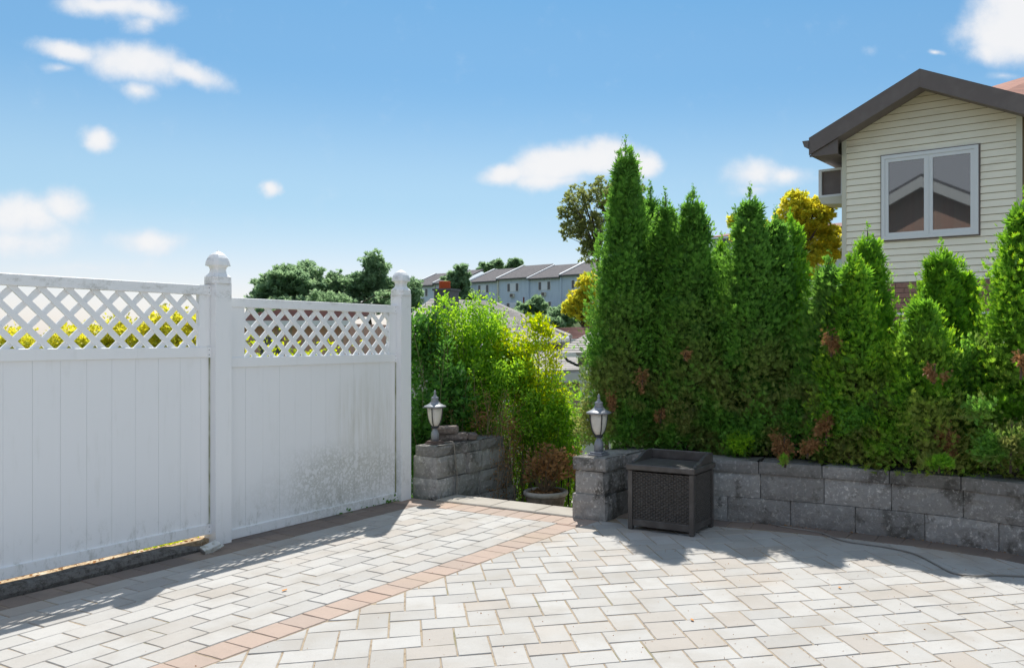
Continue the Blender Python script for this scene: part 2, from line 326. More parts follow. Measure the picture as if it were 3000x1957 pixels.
def tube(pts, rads, seg=6, cap=True):
    V, Fc = [], []
    pts = [Vector(p) for p in pts]
    if not hasattr(rads, '__len__'): rads = [rads] * len(pts)
    for i, p in enumerate(pts):
        d = (pts[min(i + 1, len(pts) - 1)] - pts[max(i - 1, 0)]).normalized()
        a = d.orthogonal().normalized() if i == 0 else (a - d * a.dot(d)).normalized()
        b = d.cross(a)
        for k in range(seg):
            t = 2 * math.pi * k / seg; V.append(tuple(p + (a * math.cos(t) + b * math.sin(t)) * rads[i]))
    for i in range(len(pts) - 1):
        for k in range(seg): Fc.append((i * seg + k, i * seg + (k + 1) % seg, (i + 1) * seg + (k + 1) % seg, (i + 1) * seg + k))
    if cap: Fc.append(tuple(range(seg - 1, -1, -1))); Fc.append(tuple((len(pts) - 1) * seg + k for k in range(seg)))
    return V, Fc
def lathe(prof, c, seg=24, sq=0):
    V, Fc = [], []
    for r, z in prof:
        for k in range(seg):
            t = 2 * math.pi * k / seg; V.append((c[0] + r * math.cos(t), c[1] + r * math.sin(t), c[2] + z))
    for i in range(len(prof) - 1):
        for k in range(seg): Fc.append((i * seg + k, i * seg + (k + 1) % seg, (i + 1) * seg + (k + 1) % seg, (i + 1) * seg + k))
    Fc.append(tuple(range(seg - 1, -1, -1))); Fc.append(tuple((len(prof) - 1) * seg + k for k in range(seg)))
    return V, Fc
def clip(poly, a, b, c):
    """keep the part of a 2D polygon where a*x+b*y>=c"""
    out = []
    for i in range(len(poly)):
        p, q = poly[i], poly[(i + 1) % len(poly)]
        dp, dq = a * p[0] + b * p[1] - c, a * q[0] + b * q[1] - c
        if dp >= 0: out.append(p)
        if (dp >= 0) != (dq >= 0):
            t = dp / (dp - dq); out.append((p[0] + (q[0] - p[0]) * t, p[1] + (q[1] - p[1]) * t))
    return out
def area(poly): return .5 * sum(poly[i][0] * poly[(i + 1) % len(poly)][1] - poly[(i + 1) % len(poly)][0] * poly[i][1] for i in range(len(poly)))
def inset(poly, d):
    """inset a convex counter-clockwise polygon"""
    n = len(poly); out = []
    for i in range(n):
        p0, p1, p2 = Vector(poly[i - 1]), Vector(poly[i]), Vector(poly[(i + 1) % n])
        e1 = (p1 - p0); e2 = (p2 - p1)
        if e1.length < 1e-6 or e2.length < 1e-6: return None
        e1.normalize(); e2.normalize()
        n1, n2 = Vector((-e1.y, e1.x)), Vector((-e2.y, e2.x))
        k = 1 + n1.dot(n2)
        if k < .15: k = .15
        out.append(tuple(p1 + (n1 + n2) * (d / k)))
    return out
def clean(poly, eps=.012):
    out = [p for i, p in enumerate(poly) if math.hypot(p[0] - poly[i - 1][0], p[1] - poly[i - 1][1]) > eps]
    return out
# patio frame: u runs along the fence away from the camera, n at right angles towards the right
AU = math.radians(60.5); U = Vector((math.cos(AU), math.sin(AU))); N = Vector((U.y, -U.x))
def W(s, q): p = U * s + N * q; return (p.x, p.y)
def SQ(p): v = Vector(p[:2]); return v.dot(U), v.dot(N)
def sqbox(s0, s1, q0, q1, z0, z1): return boxpts(W(s0, q1), W(s1, q1), W(s1, q0), W(s0, q0), z0, z1)
def at(x, y, D): return Vector(((x - CX) * D / F, D, EYE + (HY - y) * D / F))   # a sighting of the survey: point D metres ahead
def sqbev(s0, s1, q0, q1, z0, z1, b=.004):
    V, Fc = bevbox(s0, s1, q0, q1, z0, z1, b)
    return [(*W(v[0], v[1]), v[2]) for v in V], [tuple(reversed(f)) for f in Fc]

# ------------------------------------------------------------------ ground
WALLP = [(.20, 7.10), (.55, 6.94), (.95, 6.757), (1.434, 6.574), (1.864, 6.342), (2.324, 6.075), (2.718, 5.772), (3.02, 5.42), (3.26, 5.0), (3.42, 4.5)]
def sstep(t): t = max(0., min(1., t)); return t * t * (3 - 2 * t)
def hterr(X, Y):
    s, q = SQ((X, Y))
    d = math.hypot(max(0, -5.75 - q), max(0, s - 6.5))
    w = 1 - sstep((X - .2) / 3.0)
    far = sstep((Y - 60) / 70) * sstep((X + 48) / 30)
    return -.08 - .6 * sstep(d / .6) * w - 3.3 * sstep((d - .5) / 7) * max(w, sstep((Y - 20) / 20)) + 10.8 * far + .05 * noise.noise((X * .3, Y * .3, 0))
def grid(name, xs, ys, fn, mat):
    V = [(x, y, fn(x, y)) for y in ys for x in xs]; nx = len(xs)
    Fc = [(j * nx + i, j * nx + i + 1, (j + 1) * nx + i + 1, (j + 1) * nx + i) for j in range(len(ys) - 1) for i in range(nx - 1)]
    return mk(name, V, Fc, mat, smooth=True, kind='structure')
def spread(lo, hi, a, b, step, n=16):
    core = list(np.arange(a, b + 1e-6, step))
    L = [a - (a - lo) * (k / n) ** 3 for k in range(n, 0, -1)]; R = [b + (hi - b) * (k / n) ** 3 for k in range(1, n + 1)]
    return L + core + R
g = grid('ground', spread(-1800, 1800, -14, 14, .5), spread(-300, 2500, -6, 24, .5, 18), hterr, mat_ground)
# ------------------------------------------------------------------ pavers
def paver_mesh(name, poly, mat, h=.05, bev=.0045, tilt=0):
    """tumbled paver: chamfered rim, slightly uneven corners; poly is local, counter-clockwise"""
    p = clean(poly)
    if len(p) < 3 or area(p) < .0006: return None
    a = inset(p, .0017)
    if a is None or area(a) < .0004: return None
    a2 = []
    for i, q_ in enumerate(a):
        r_ = a[(i + 1) % len(a)]; ln = math.hypot(r_[0] - q_[0], r_[1] - q_[1]); k_ = 3 if ln > .18 else 2 if ln > .08 else 1
        for j in range(k_):
            u_ = j / k_ + (random.uniform(-.08, .08) if j else 0); a2.append((q_[0] + (r_[0] - q_[0]) * u_, q_[1] + (r_[1] - q_[1]) * u_))
    a = [(x + random.uniform(-.0015, .0015), y + random.uniform(-.0015, .0015)) for x, y in a2]
    b = inset(a, bev)
    if b is None or area(b) < .0002: return None
    n = len(a); tx, ty = random.uniform(-.012, .012), random.uniform(-.012, .012)
    zt = random.uniform(-.0015, .0015)
    V = [(x, y, -h) for x, y in a] + [(x, y, -.006 + zt + tx * x + ty * y) for x, y in a] + [(x, y, zt + tx * x + ty * y) for x, y in b]
    Fc = []
    for k in (0, 1):
        for i in range(n): Fc.append((k * n + i, k * n + (i + 1) % n, (k + 1) * n + (i + 1) % n, (k + 1) * n + i))
    Fc.append(tuple(range(2 * n, 3 * n)))
    me = bpy.data.meshes.new(name); me.from_pydata(V, [], Fc); me.materials.append(mat)
    at_ = me.attributes.new('edge', 'FLOAT', 'POINT'); at_.data.foreach_set('value', [1.0] * (2 * n) + [0.0] * n)
    return me
_var = {}
def whole(L, Wd, mat):
    k = (round(L, 3), round(Wd, 3), mat.name)
    if k not in _var:
        _var[k] = [paver_mesh('paver', [(-L / 2, -Wd / 2), (L / 2, -Wd / 2), (L / 2, Wd / 2), (-L / 2, Wd / 2)], mat) for _ in range(14)]
    return random.choice(_var[k])
def inview(x, y, m=.12):
    if y < 3.55: return False
    pxx = CX + F * x / y
    return -60 < pxx < 3060
def lay(parent, polys, mat, name='paver', off=0.0):
    """polys: world XY polygons with optional (L,W,angle) when uncut; those far outside the picture are joined"""
    JV, JF, JE = [], [], []
    for poly, dims in polys:
        if area(poly) < 0: poly = poly[::-1]
        cx = sum(p[0] for p in poly) / len(poly); cy = sum(p[1] for p in poly) / len(poly)
        if inview(cx, cy):
            if dims:
                me = whole(dims[0], dims[1], mat); o = link(name, me, parent, (cx, cy, off)); o.rotation_euler.z = dims[2] + random.choice((0, math.pi))
            else:
                me = paver_mesh(name, [(p[0] - cx, p[1] - cy) for p in poly], mat)
                if me: link(name, me, parent, (cx, cy, off))
        else:
            me = paver_mesh(name, [(p[0] - cx, p[1] - cy) for p in poly], mat)
            if me:
                k = len(JV); JV += [(v.co.x + cx, v.co.y + cy, v.co.z + off) for v in me.vertices]; JF += [tuple(i + k for i in f.vertices) for f in me.polygons]
                bpy.data.meshes.remove(me)
    if JV:
        o = mk(name, JV, JF, mat, parent, kind='stuff')
        at_ = o.data.attributes.new('edge', 'FLOAT', 'POINT'); at_.data.foreach_set('value', [0.3] * len(JV))
BED = -.0036
def bed(name, pts, z=BED):
    return tag(mk(name, [(p[0], p[1], z) for p in pts] + [(p[0], p[1], z - .09) for p in pts], [tuple(range(len(pts)))] + [(i, i + len(pts), (i + 1) % len(pts) + len(pts), (i + 1) % len(pts)) for i in range(len(pts))], mat_sand), kind='structure')
def rectpoly(s0, s1, q0, q1): return [W(s0, q0), W(s0, q1), W(s1, q1), W(s1, q0)]
QF0, QF1 = -5.012, -3.575      # running-bond field between the fence border and the diagonal band
ST0, ST1 = 5.63, 5.86          # soldier course in front of the top step
# running bond
rb = bed('running_bond_paving', rectpoly(-3, ST0, QF0, QF1))
polys = []; rw = (QF1 - QF0) / 9
for r in range(9):
    q0 = QF0 + rw * r; offs = .045 if r % 2 else .165
    k = math.floor((-3 - offs) / .24)
    s = offs + k * .24
    while s < ST0:
        a, b = max(s, -3), min(s + .24, ST0)
        if b - a > .03: polys.append((rectpoly(a, b, q0, q0 + rw), (.24, rw, AU) if b - a > .235 else None))
        s += .24
lay(rb, polys, mat_paver)
# terracotta band
tb = bed('terracotta_band', rectpoly(-3, ST0, QF1, -3.375))
polys = []; s = 2.953 - .1557 * 39
while s < ST0:
    b = min(s + .1557, ST0)
    if b - s > .02: polys.append((rectpoly(s, b, QF1, -3.375), (.1557, .200, AU) if b - s > .15 else None))
    s += .1557
lay(tb, polys, mat_orange, 'soldier_paver')
# soldier course along the top step
sc = bed('step_soldier_course', rectpoly(ST0, ST1, -5.34, -3.32))
polys = []; q = -4.552 - .1535 * 5
while q < -3.34:
    polys.append((rectpoly(ST0, ST1, max(q, -5.33), min(q + .1535, -3.33)), (.23, .1535, AU) if q > -5.33 and q + .1535 < -3.33 else None)); q += .1535
lay(sc, polys, mat_orange, 'soldier_paver')
# brown border beside the fence
fb = bed('fence_border_paving', [W(-3, -5.215), W(-3, QF0), W(ST0, QF0), W(ST0, -5.42), W(3.86, -5.42), W(3.86, -5.215)])
polys = []; s = 2.559 - .1585 * 36
while s < ST0:
    b = min(s + .1585, ST0); polys.append((rectpoly(s, b, -5.215, QF0), (.1585, .203, AU) if b - s > .15 else None)); s += .1585
s = 3.87
while s < ST0 - .03:
    b = min(s + .23, ST0); polys.append((rectpoly(s, b, -5.37, -5.215), None)); s += .23
lay(fb, polys, mat_brown, 'border_paver')
# herringbone
BW = .205
def offs_path(P, d):
    out = []
    for i, p in enumerate(P):
        a, b = Vector(P[max(i - 1, 0)]), Vector(P[min(i + 1, len(P) - 1)])
        t = (b - a).normalized(); out.append(Vector(p) + Vector((t.y, -t.x)) * d)     # +d = towards the patio
    return out
INN = offs_path(WALLP, BW)
ang = math.radians(13.0); ea = Vector((math.cos(ang), math.sin(ang))); eb = Vector((math.sin(ang), -math.cos(ang)))   # eb points towards the camera
L_, W_ = .2365, .1575
corner = Vector((-1.120, 4.493)) - ea * W_ - eb * W_
hp = [W(-3, -3.375), W(ST0, -3.375), W(5.86, -3.30)] + [tuple(p) for p in INN] + [(3.6, 3.6), (6, 2), (6, -2.5), (0, -4)]
hb = bed('herringbone_paving', [tuple(p) for p in [W(-2.6, -3.375), W(5.70, -3.375)] + [(INN[0].x - .12, INN[0].y + .02)] + [tuple(p) for p in INN] + [(6, 3), (6, -2.5), (1, -3.5)]])
polys = []
for i in range(-60, 60):
    for j in range(-40, 40):
        t = ea * (W_ * i + L_ * j) + eb * (W_ * i - L_ * j)
        for (a0, a1, b0, b1, ln, wd, ro) in ((0, L_, 0, W_, L_, W_, ang), (0, W_, W_, W_ + L_, L_, W_, ang + math.pi / 2)):
            P = [corner + t + ea * a + eb * b for a, b in ((a0, b0), (a1, b0), (a1, b1), (a0, b1))]
            c = sum(P, Vector((0, 0))) / 4
            if not (-3 < c.x < 5 and -.5 < c.y < 7.4): continue
            poly = [tuple(p) for p in P]; n0 = area(poly)
            poly = clip(poly, N.x, N.y, -3.372)
            if poly and SQ(c)[1] < -3.2: poly = clip(poly, -U.x, -U.y, -5.862)
            for k in range(len(INN) - 1):
                if not poly: break
                a, b = INN[k], INN[k + 1]; d = (b - a).normalized()
                poly = clip(poly, d.y, -d.x, a.x * d.y - a.y * d.x)
            if not poly or abs(area(poly)) < .0008: continue
            polys.append((poly, (ln, wd, ro) if abs(abs(area(poly)) - abs(n0)) < 1e-6 else None))
lay(hb, polys, mat_paver)
# border along the retaining wall
wb = bed('wall_border_paving', [tuple(p) for p in INN] + [tuple(p) for p in offs_path(WALLP, -.05)][::-1])
def resample(P, steps):
    P = [Vector(p) for p in P]; L = [0]
    for a, b in zip(P, P[1:]): L.append(L[-1] + (b - a).length)
    out = []
    for s in steps:
        s = max(0, min(s, L[-1] - 1e-6)); i = max(k for k in range(len(L) - 1) if L[k] <= s)
        out.append(P[i].lerp(P[i + 1], (s - L[i]) / (L[i + 1] - L[i])))
    return out, L[-1]
def smoothpath(P, n=12):
    P = [Vector(p) for p in P]; Q = [P[0] * 2 - P[1]] + P + [P[-1] * 2 - P[-2]]; out = []
    for i in range(1, len(Q) - 2):
        for k in range(n):
            t = k / n; a, b, c, d = Q[i - 1], Q[i], Q[i + 1], Q[i + 2]
            out.append(.5 * ((2 * b) + (c - a) * t + (2 * a - 5 * b + 4 * c - d) * t * t + (3 * b - a - 3 * c + d) * t ** 3))
    return out + [P[-1]]
WS = smoothpath(WALLP)
_, WL = resample(WS, [0])
polys = []; s = 0.02
while s < WL - .2:
    e = s + random.uniform(.17, .20)
    (p, r), _ = resample(WS, [s, e]); t = (r - p).normalized(); nn = Vector((t.y, -t.x))
    polys.append(([tuple(p + nn * .004), tuple(r + nn * .004), tuple(r + nn * (BW + .006)), tuple(p + nn * (BW + .006))], None)); s = e
lay(wb, polys, mat_brown, 'border_paver', off=.002)

# top step slab and the steps that go down behind it
st = tag(mk('stone_steps', *rmesh([sqbox(6.145, 6.75, -5.03, -3.60, -.9, -.19), sqbox(6.75, 7.2, -5.03, -3.60, -1.0, -.36), sqbox(7.2, 9.0, -5.6, -2.6, -1.2, -.53)]), mat_thresh), kind='structure')
qs = [-5.02, -4.42, -3.96, -3.565]
for a, b in zip(qs, qs[1:]): mk('tread', *sqbev(5.865, 6.16, a + .002, b - .002, -.06, .012, .008), mat_thresh, st)

# ------------------------------------------------------------------ rough-faced stone blocks
def block(name, fl, fr, br, bl, z0, z1, mat, parent, rough=.010, nu=7, nv=4, cap=False, sides=True):
    """split-face block: front (fl-fr) is a displaced grid with a pulled-back rim; optional rough right side"""
    g = .004
    fl, fr, br, bl = [Vector(p) for p in (fl, fr, br, bl)]
    t = (fr - fl).normalized(); fl = fl + t * g; bl = bl + t * g; fr = fr - t * g; br = br - t * g
    out = Vector((t.y, -t.x)); V, Fc = [], []; seed = random.uniform(0, 100)
    z0 += g * .6; z1 -= g * .6
    cid = {}
    def addv(p):
        k = tuple(round(c, 5) for c in p)
        if k not in cid: cid[k] = len(V); V.append(p)
        return cid[k]
    def face(a, b, o, ex):
        ids = []
        for j in range(nv + 1):
            row = []
            for i in range(nu + 1):
                p = a.lerp(b, i / nu); z = z0 + (z1 - z0) * j / nv
                d = noise.noise((p.x * 9 + seed, p.y * 9, z * 12)) * rough + noise.noise((p.x * 26, p.y * 26 + seed, z * 30)) * rough * .7
                if i in (0, nu) or j in (0, nv): d = 0
                else: d += ex
                row.append(addv((p.x + o.x * d, p.y + o.y * d, z)))
            ids.append(row)
        for j in range(nv):
            for i in range(nu): Fc.append((ids[j][i], ids[j][i + 1], ids[j + 1][i + 1], ids[j + 1][i]))
        return ids
    ex = .012 if not cap else .006
    face(fl, fr, out, ex)
    dz = (br - fr).normalized(); dl = (fl - bl).normalized()
    face(fr, br, Vector((dz.y, -dz.x)), ex if sides else 0); face(bl, fl, Vector((dl.y, -dl.x)), ex if sides else 0)
    a, b = addv((bl.x, bl.y, z0)), addv((br.x, br.y, z0)); c, d = addv((br.x, br.y, z1)), addv((bl.x, bl.y, z1)); Fc.append((b, a, d, c))
    # top: grid with a little wear
    def q(u, v): return fl.lerp(fr, u).lerp(bl.lerp(br, u), v)
    fs = [addv((*fl.lerp(fr, i / nu), z1)) for i in range(nu + 1)]; bs = [addv((*bl.lerp(br, i / nu), z1)) for i in range(nu + 1)]
    mids = []
    for i in range(nu + 1):
        p = q(min(max(i / nu, .04), .96), .12); mids.append(addv((p.x, p.y, z1 + .004 + noise.noise((p.x * 15, p.y * 15, seed)) * .006)))
    for i in range(nu):
        Fc.append((fs[i], fs[i + 1], mids[i + 1], mids[i])); Fc.append((mids[i], mids[i + 1], bs[i + 1], bs[i]))
    fb_ = [addv((*fl.lerp(fr, i / nu), z0)) for i in range(nu + 1)]
    return mk(name, V, Fc, mat, parent)
# curved retaining wall on the right
rw_ = empty('retaining_wall', (1.43, 6.6, 0), 'long curved low wall of grey split-face blocks under the arborvitae hedge', 'wall')
Z1, Z2, ZC = .195, .390, .485
def course(z0, z1, first, length, over, depth, mat, cap=False, name='block'):
    s = first
    while s < WL - .05:
        e = min(s + length, WL)
        a = max(s, 0.0)
        (p, r), _ = resample(WS, [a, e])
        (p2, p3), _ = resample(WS, [max(a - .01, 0), a + .01]); (r2, r3), _ = resample(WS, [e - .01, e + .01])
        def nrm(i, j): t = (j - i).normalized(); return Vector((t.y, -t.x))
        n1, n2 = nrm(p2, p3), nrm(r2, r3)
        block(name, p + n1 * over, r + n2 * over, r - n2 * depth, p - n1 * depth, z0, z1, mat, rw_, cap=cap, rough=.012 if not cap else .006)
        s = e
course(0 - .02, Z1, -.095, .492, 0, .24, mat_stone)
course(Z1, Z2, -.328, .492, 0, .24, mat_stone)
course(Z2, ZC, -.339, .492, .018, .285, mat_stone_cap, True, 'cap_stone')
# right pillar at the head of the steps
rp = empty('stone_pillar', (*W(5.95, -3.43), 0), 'short grey stone pillar right of the steps, carrying a lantern beside the storage box', 'pillar')
def sqblock(name, s0, s1, q0, q1, z0, z1, mat, parent, **k):
    return block(name, W(s0, q0), W(s0, q1), W(s1, q1), W(s1, q0), z0, z1, mat, parent, **k)
sqblock('block', 5.865, 6.05, -3.585, -3.275, -.02, Z1 + .005, mat_stone, rp, rough=.014); sqblock('block', 6.05, 6.70, -3.56, -3.28, -.02, Z1, mat_stone, rp)
sqblock('block', 5.880, 6.30, -3.565, -3.30, Z1 + .004, Z2 - .005, mat_stone, rp); sqblock('block', 6.30, 6.72, -3.565, -3.29, Z1, Z2, mat_stone, rp)
sqblock('cap_stone', 5.862, 6.16, -3.58, -3.27, Z2, .497, mat_stone_cap, rp, cap=True); sqblock('cap_stone', 6.16, 6.74, -3.58, -3.25, Z2, .490, mat_stone_cap, rp, cap=True)
# left wall that runs down beside the steps
lw = empty('stone_side_wall', (*W(6.1, -5.2), 0), 'dark stone wall stepping down beside the steps, next to the end of the fence', 'wall')
sqblock('block', 5.945, 6.18, -5.36, -5.07, -.04, .172, mat_stone, lw); sqblock('block', 6.18, 6.56, -5.33, -5.06, -.05, .172, mat_stone, lw)
sqblock('block', 6.56, 7.08, -5.30, -5.045, -.05, .172, mat_stone, lw)
sqblock('block', 5.955, 6.38, -5.36, -5.08, .172, .372, mat_stone, lw); sqblock('block', 6.38, 6.58, -5.32, -5.04, .172, .372, mat_stone, lw); sqblock('block', 6.58, 6.98, -5.32, -5.06, .172, .372, mat_stone, lw)
sqblock('cap_stone', 5.955, 6.34, -5.335, -5.085, .372, .468, mat_stone_cap, lw, cap=True); sqblock('cap_stone', 6.34, 6.56, -5.33, -5.055, .372, .472, mat_stone_cap, lw, cap=True)
sqblock('cap_stone', 6.56, 6.93, -5.33, -5.04, .372, .475, mat_stone_cap, lw, cap=True)
for i, (a, b) in enumerate(((6.17, 6.62), (6.62, 7.14))): sqblock('block', a, b, -5.30, -5.035, -.26, -.05, mat_stone, lw)
sqblock('block', 6.17, 7.18, -5.30, -5.03, -.60, -.26, mat_stone, lw)
# loose blocks piled behind the left lantern
mat_brn_block = stone_mat('brown_block', (.24, .20, .18), (.30, .26, .23), (.16, .13, .115))
e1 = empty('loose_block', (*W(6.36, -5.24), .475), 'loose brownish wall block lying on the side wall behind the left lantern, lower of two', 'stone block', 'loose blocks on the side wall')
block('stone', W(6.20, -5.30), W(6.42, -5.10), W(6.56, -5.21), W(6.34, -5.40), .474, .545, mat_brn_block, e1)
block('stone', W(6.44, -5.10), W(6.52, -5.06), W(6.60, -5.15), W(6.52, -5.20), .474, .54, mat_brn_block, e1)
e2 = empty('loose_block', (*W(6.30, -5.26), .548), 'loose brownish wall block behind the left lantern, topmost of two', 'stone block', 'loose blocks on the side wall')
block('stone', W(6.14, -5.28), W(6.34, -5.15), W(6.46, -5.25), W(6.26, -5.38), .549, .618, mat_brn_block, e2)

# kerb beside the near fence panel and the sunlit ledge behind it
def kerbpath():
    V, Fc = [], []; n = 60
    prof = [(-5.240, -.03), (-5.226, .02), (-5.238, .048), (-5.262, .060), (-5.300, .062), (-5.334, .058), (-5.345, -.03)]
    for i in range(n + 1):
        s = -3 + (3.83 + 3) * i / n; e = sstep((3.83 - s) / .35)
        for k, (q, z) in enumerate(prof):
            q2 = q + (noise.noise((s * 7, k * 3.1, 0)) * .010 if k < 4 else 0); z2 = (z + noise.noise((s * 9, k * 2.7, 5)) * .006) * (e if z > 0 else 1)
            V.append((*W(s, q2), z2))
    m_ = len(prof)
    for i in range(n):
        for k in range(m_ - 1): Fc.append((i * m_ + k, i * m_ + k + 1, (i + 1) * m_ + k + 1, (i + 1) * m_ + k))
    return V, Fc
tag(mk('kerb', *kerbpath(), mat_kerb), kind='structure')
m = M('sandy_ledge', (.46, .35, .22), .95, .15); m.mix(m.ramp(m.noise(40, 6, .7), .42, .62), (.24, .16, .09)); m.mix(m.ramp(m.noise(9, 4), .5, .7), (.50, .43, .33)); m.bump(m.noise(80, 5), 1, .008); mat_ledge = m.m
m = M('bounce_concrete', (.40, .385, .36), .9, .2); m.mix(m.ramp(m.noise(1.5, 6), .4, .7), (.34, .32, .29)); mat_bounce = m.m
tag(mk('bounce_slab', *boxpts((2.2, 8.6), (14, 8.0), (14, 17), (3.2, 17), -.4, .03), mat_bounce), kind='structure')  # unseen pale slab added to bounce light onto the house front
tag(mk('rear_bounce_slab', *boxpts((-4, -12), (12, -12), (12, -2.6), (-4, -3.0), -.4, -.02), mat_bounce), kind='structure')  # unseen pale slab added behind the camera for bounce light
tag(mk('concrete_ledge', *sqbox(-3, 3.9, -5.80, -5.346, -.3, .042), mat_ledge), kind='structure')

# ------------------------------------------------------------------ fence
fe = empty('vinyl_fence', (*W(3.985, -5.34), 0), 'white vinyl privacy fence with lattice top, mouldy at the foot of its far panel', 'fence')
def post(sc_):
    h = .0635; q = -5.335
    p = mk('post', *sqbev(sc_ - h, sc_ + h, q - h, q + h, -.02, 1.853, .004), mat_vinyl, fe)
    V, Fc = [], []
    prof = [(.073, 1.840), (.073, 1.886), (.064, 1.896), (.050, 1.914), (.046, 1.935), (.050, 1.954), (.058, 1.9635), (.072, 1.966), (.0725, 1.973), (.069, 1.996), (.060, 2.020), (.045, 2.043), (.027, 2.058), (.010, 2.067), (.002, 2.077)]
    seg = 16
    for r, z in prof:
        sqr = 1.0 if z < 1.91 else .7
        for k in range(seg):
            t = 2 * math.pi * (k + .5) / seg; c, s_ = math.cos(t), math.sin(t); mx = max(abs(c), abs(s_))
            f = r * ((1 - sqr) * 1.0 + sqr / mx * 1.0)
            V.append((*W(sc_ + c * f, q + s_ * f), z))
    for i in range(len(prof) - 1):
        for k in range(seg): Fc.append((i * seg + (k + 1) % seg, i * seg + k, (i + 1) * seg + k, (i + 1) * seg + (k + 1) % seg))
    Fc.append(tuple((len(prof) - 1) * seg + k for k in range(seg))[::-1])
    c = mk('post_cap', V, Fc, mat_vinyl, p)
    return p
PS = [.17, 2.035, 3.90, 5.765]
for s in PS: post(s)
def panel(a, b, dz, joint0, pitch, cen_s, cen_z, lp):
    """rails, boards, stiles and lattice strips between two posts"""
    qc = -5.352
    def rail(z0, z1): mk('rail', *sqbev(a + .001, b - .001, qc - .026, qc + .026, z0, z1, .003), mat_vinyl, fe)
    top0, top1, mid0, mid1, bot0, bot1 = 1.755 + dz, 1.823 + dz, 1.319 + dz, 1.391 + dz, .077 + dz, .149 + dz
    rail(top0, top1); rail(mid0, mid1); rail(bot0, bot1)
    for s0, s1 in ((a + .001, a + .155), (b - .083, b - .001)): mk('stile', *sqbev(s0, s1, qc - .018, qc + .018, mid1 - .002, top0 + .002, .002), mat_vinyl, fe)
    s = joint0
    while s > a: s -= pitch
    while s < b:
        s0, s1 = max(s, a), min(s + pitch, b)
        if s1 - s0 > .01:
            w = random.uniform(-.0008, .0008)
            V, Fc = sqbev(s0 + .0006, s1 - .0006, qc - .011, qc + .011 + w, bot1 - .01, mid0 + .01, .0016); mk('board', V, Fc, mat_vinyl, fe)
        s += pitch
    la, lb = a + .155, b - .083; w = .0355; R = [(la, mid1), (lb, mid1), (lb, top0), (la, top0)]
    for sg, q0, q1 in ((1, qc - .001, qc + .010), (-1, qc - .012, qc - .0015)):
        # s + sg*z = const
        c0 = cen_s + sg * cen_z + lp / 2
        for k in range(-30, 30):
            c = c0 + k * lp; d = w * math.sqrt(2) / 2 * 1.0
            poly = clip(R, 1, sg, c - d); poly = clip(poly, -1, -sg, -(c + d)) if poly else None
            poly = clean(poly, .002) if poly else None
            if not poly or len(poly) < 3 or abs(area(poly)) < 1e-4: continue
            n = len(poly)
            V = [(*W(p[0], q1), p[1]) for p in poly] + [(*W(p[0], q0), p[1]) for p in poly]
            Fc = [tuple(range(n)), tuple(range(2 * n - 1, n - 1, -1))] + [((i + 1) % n, i, i + n, (i + 1) % n + n) for i in range(n)]
            mk('lattice_strip', V, Fc, mat_vinyl, fe)
    # end brackets of the rails and the slime line beside the post
    for zc in (top0 + .035, mid0 + .035, bot0 + .035):
        br = mk('bracket', *sqbev(b - .028, b + .0005, qc - .029, qc + .029, zc - .037, zc + .037, .001), mat_vinyl, fe)
        for dq in (-.017, .017): mk('screw', *sqbox(b - .018, b - .012, qc + .029, qc + .0305, zc + dq - .003, zc + dq + .003), mat_screw, br)
    for s0, s1 in ((b - .007, b),): mk('moss_line', *sqbox(s0, s1, qc + .0115, qc + .020, bot1 + .003, mid0 - .003), mat_moss_vinyl, fe)
h = .0635
panel(PS[0] + h, PS[1] - h, 0, 3.769 - .156 * 22, .156, 3.596, 1.432, .157)
panel(PS[1] + h, PS[2] - h, 0, 3.769, .156, 3.596, 1.432, .157)
panel(PS[2] + h, PS[3] - h, -.077, 4.134, .1525, 4.265, 1.352, .1545)

# ------------------------------------------------------------------ storage box
bx = empty('storage_box', (*W(5.91, -2.73), 0), 'dark brown resin wicker patio storage box with a tray-like lid', 'storage box')
s0, s1, q0, q1 = 5.715, 6.105, -2.995, -2.455
body = mk('body', *sqbox(s0 + .018, s1 - .018, q0 + .018, q1 - .018, .035, .44), mat_weave, bx)
for a in (s0, s1):
    for b in (q0, q1):
        sa, sb = (a, a + .035) if a == s0 else (a - .035, a); qa, qb = (b, b + .035) if b == q0 else (b - .035, b)
        mk('corner_leg', *sqbev(sa, sb, qa, qb, 0.002, .452, .005), mat_resin, bx)
for (a, b, c, d) in ((s0 + .006, s0 + .026, q0 + .036, q1 - .036), (s1 - .026, s1 - .006, q0 + .036, q1 - .036), (s0 + .036, s1 - .036, q1 - .026, q1 - .006), (s0 + .036, s1 - .036, q0 + .006, q0 + .026)):
    mk('bottom_trim', *sqbev(a, b, c, d, .03, .082, .004), mat_resin, bx)
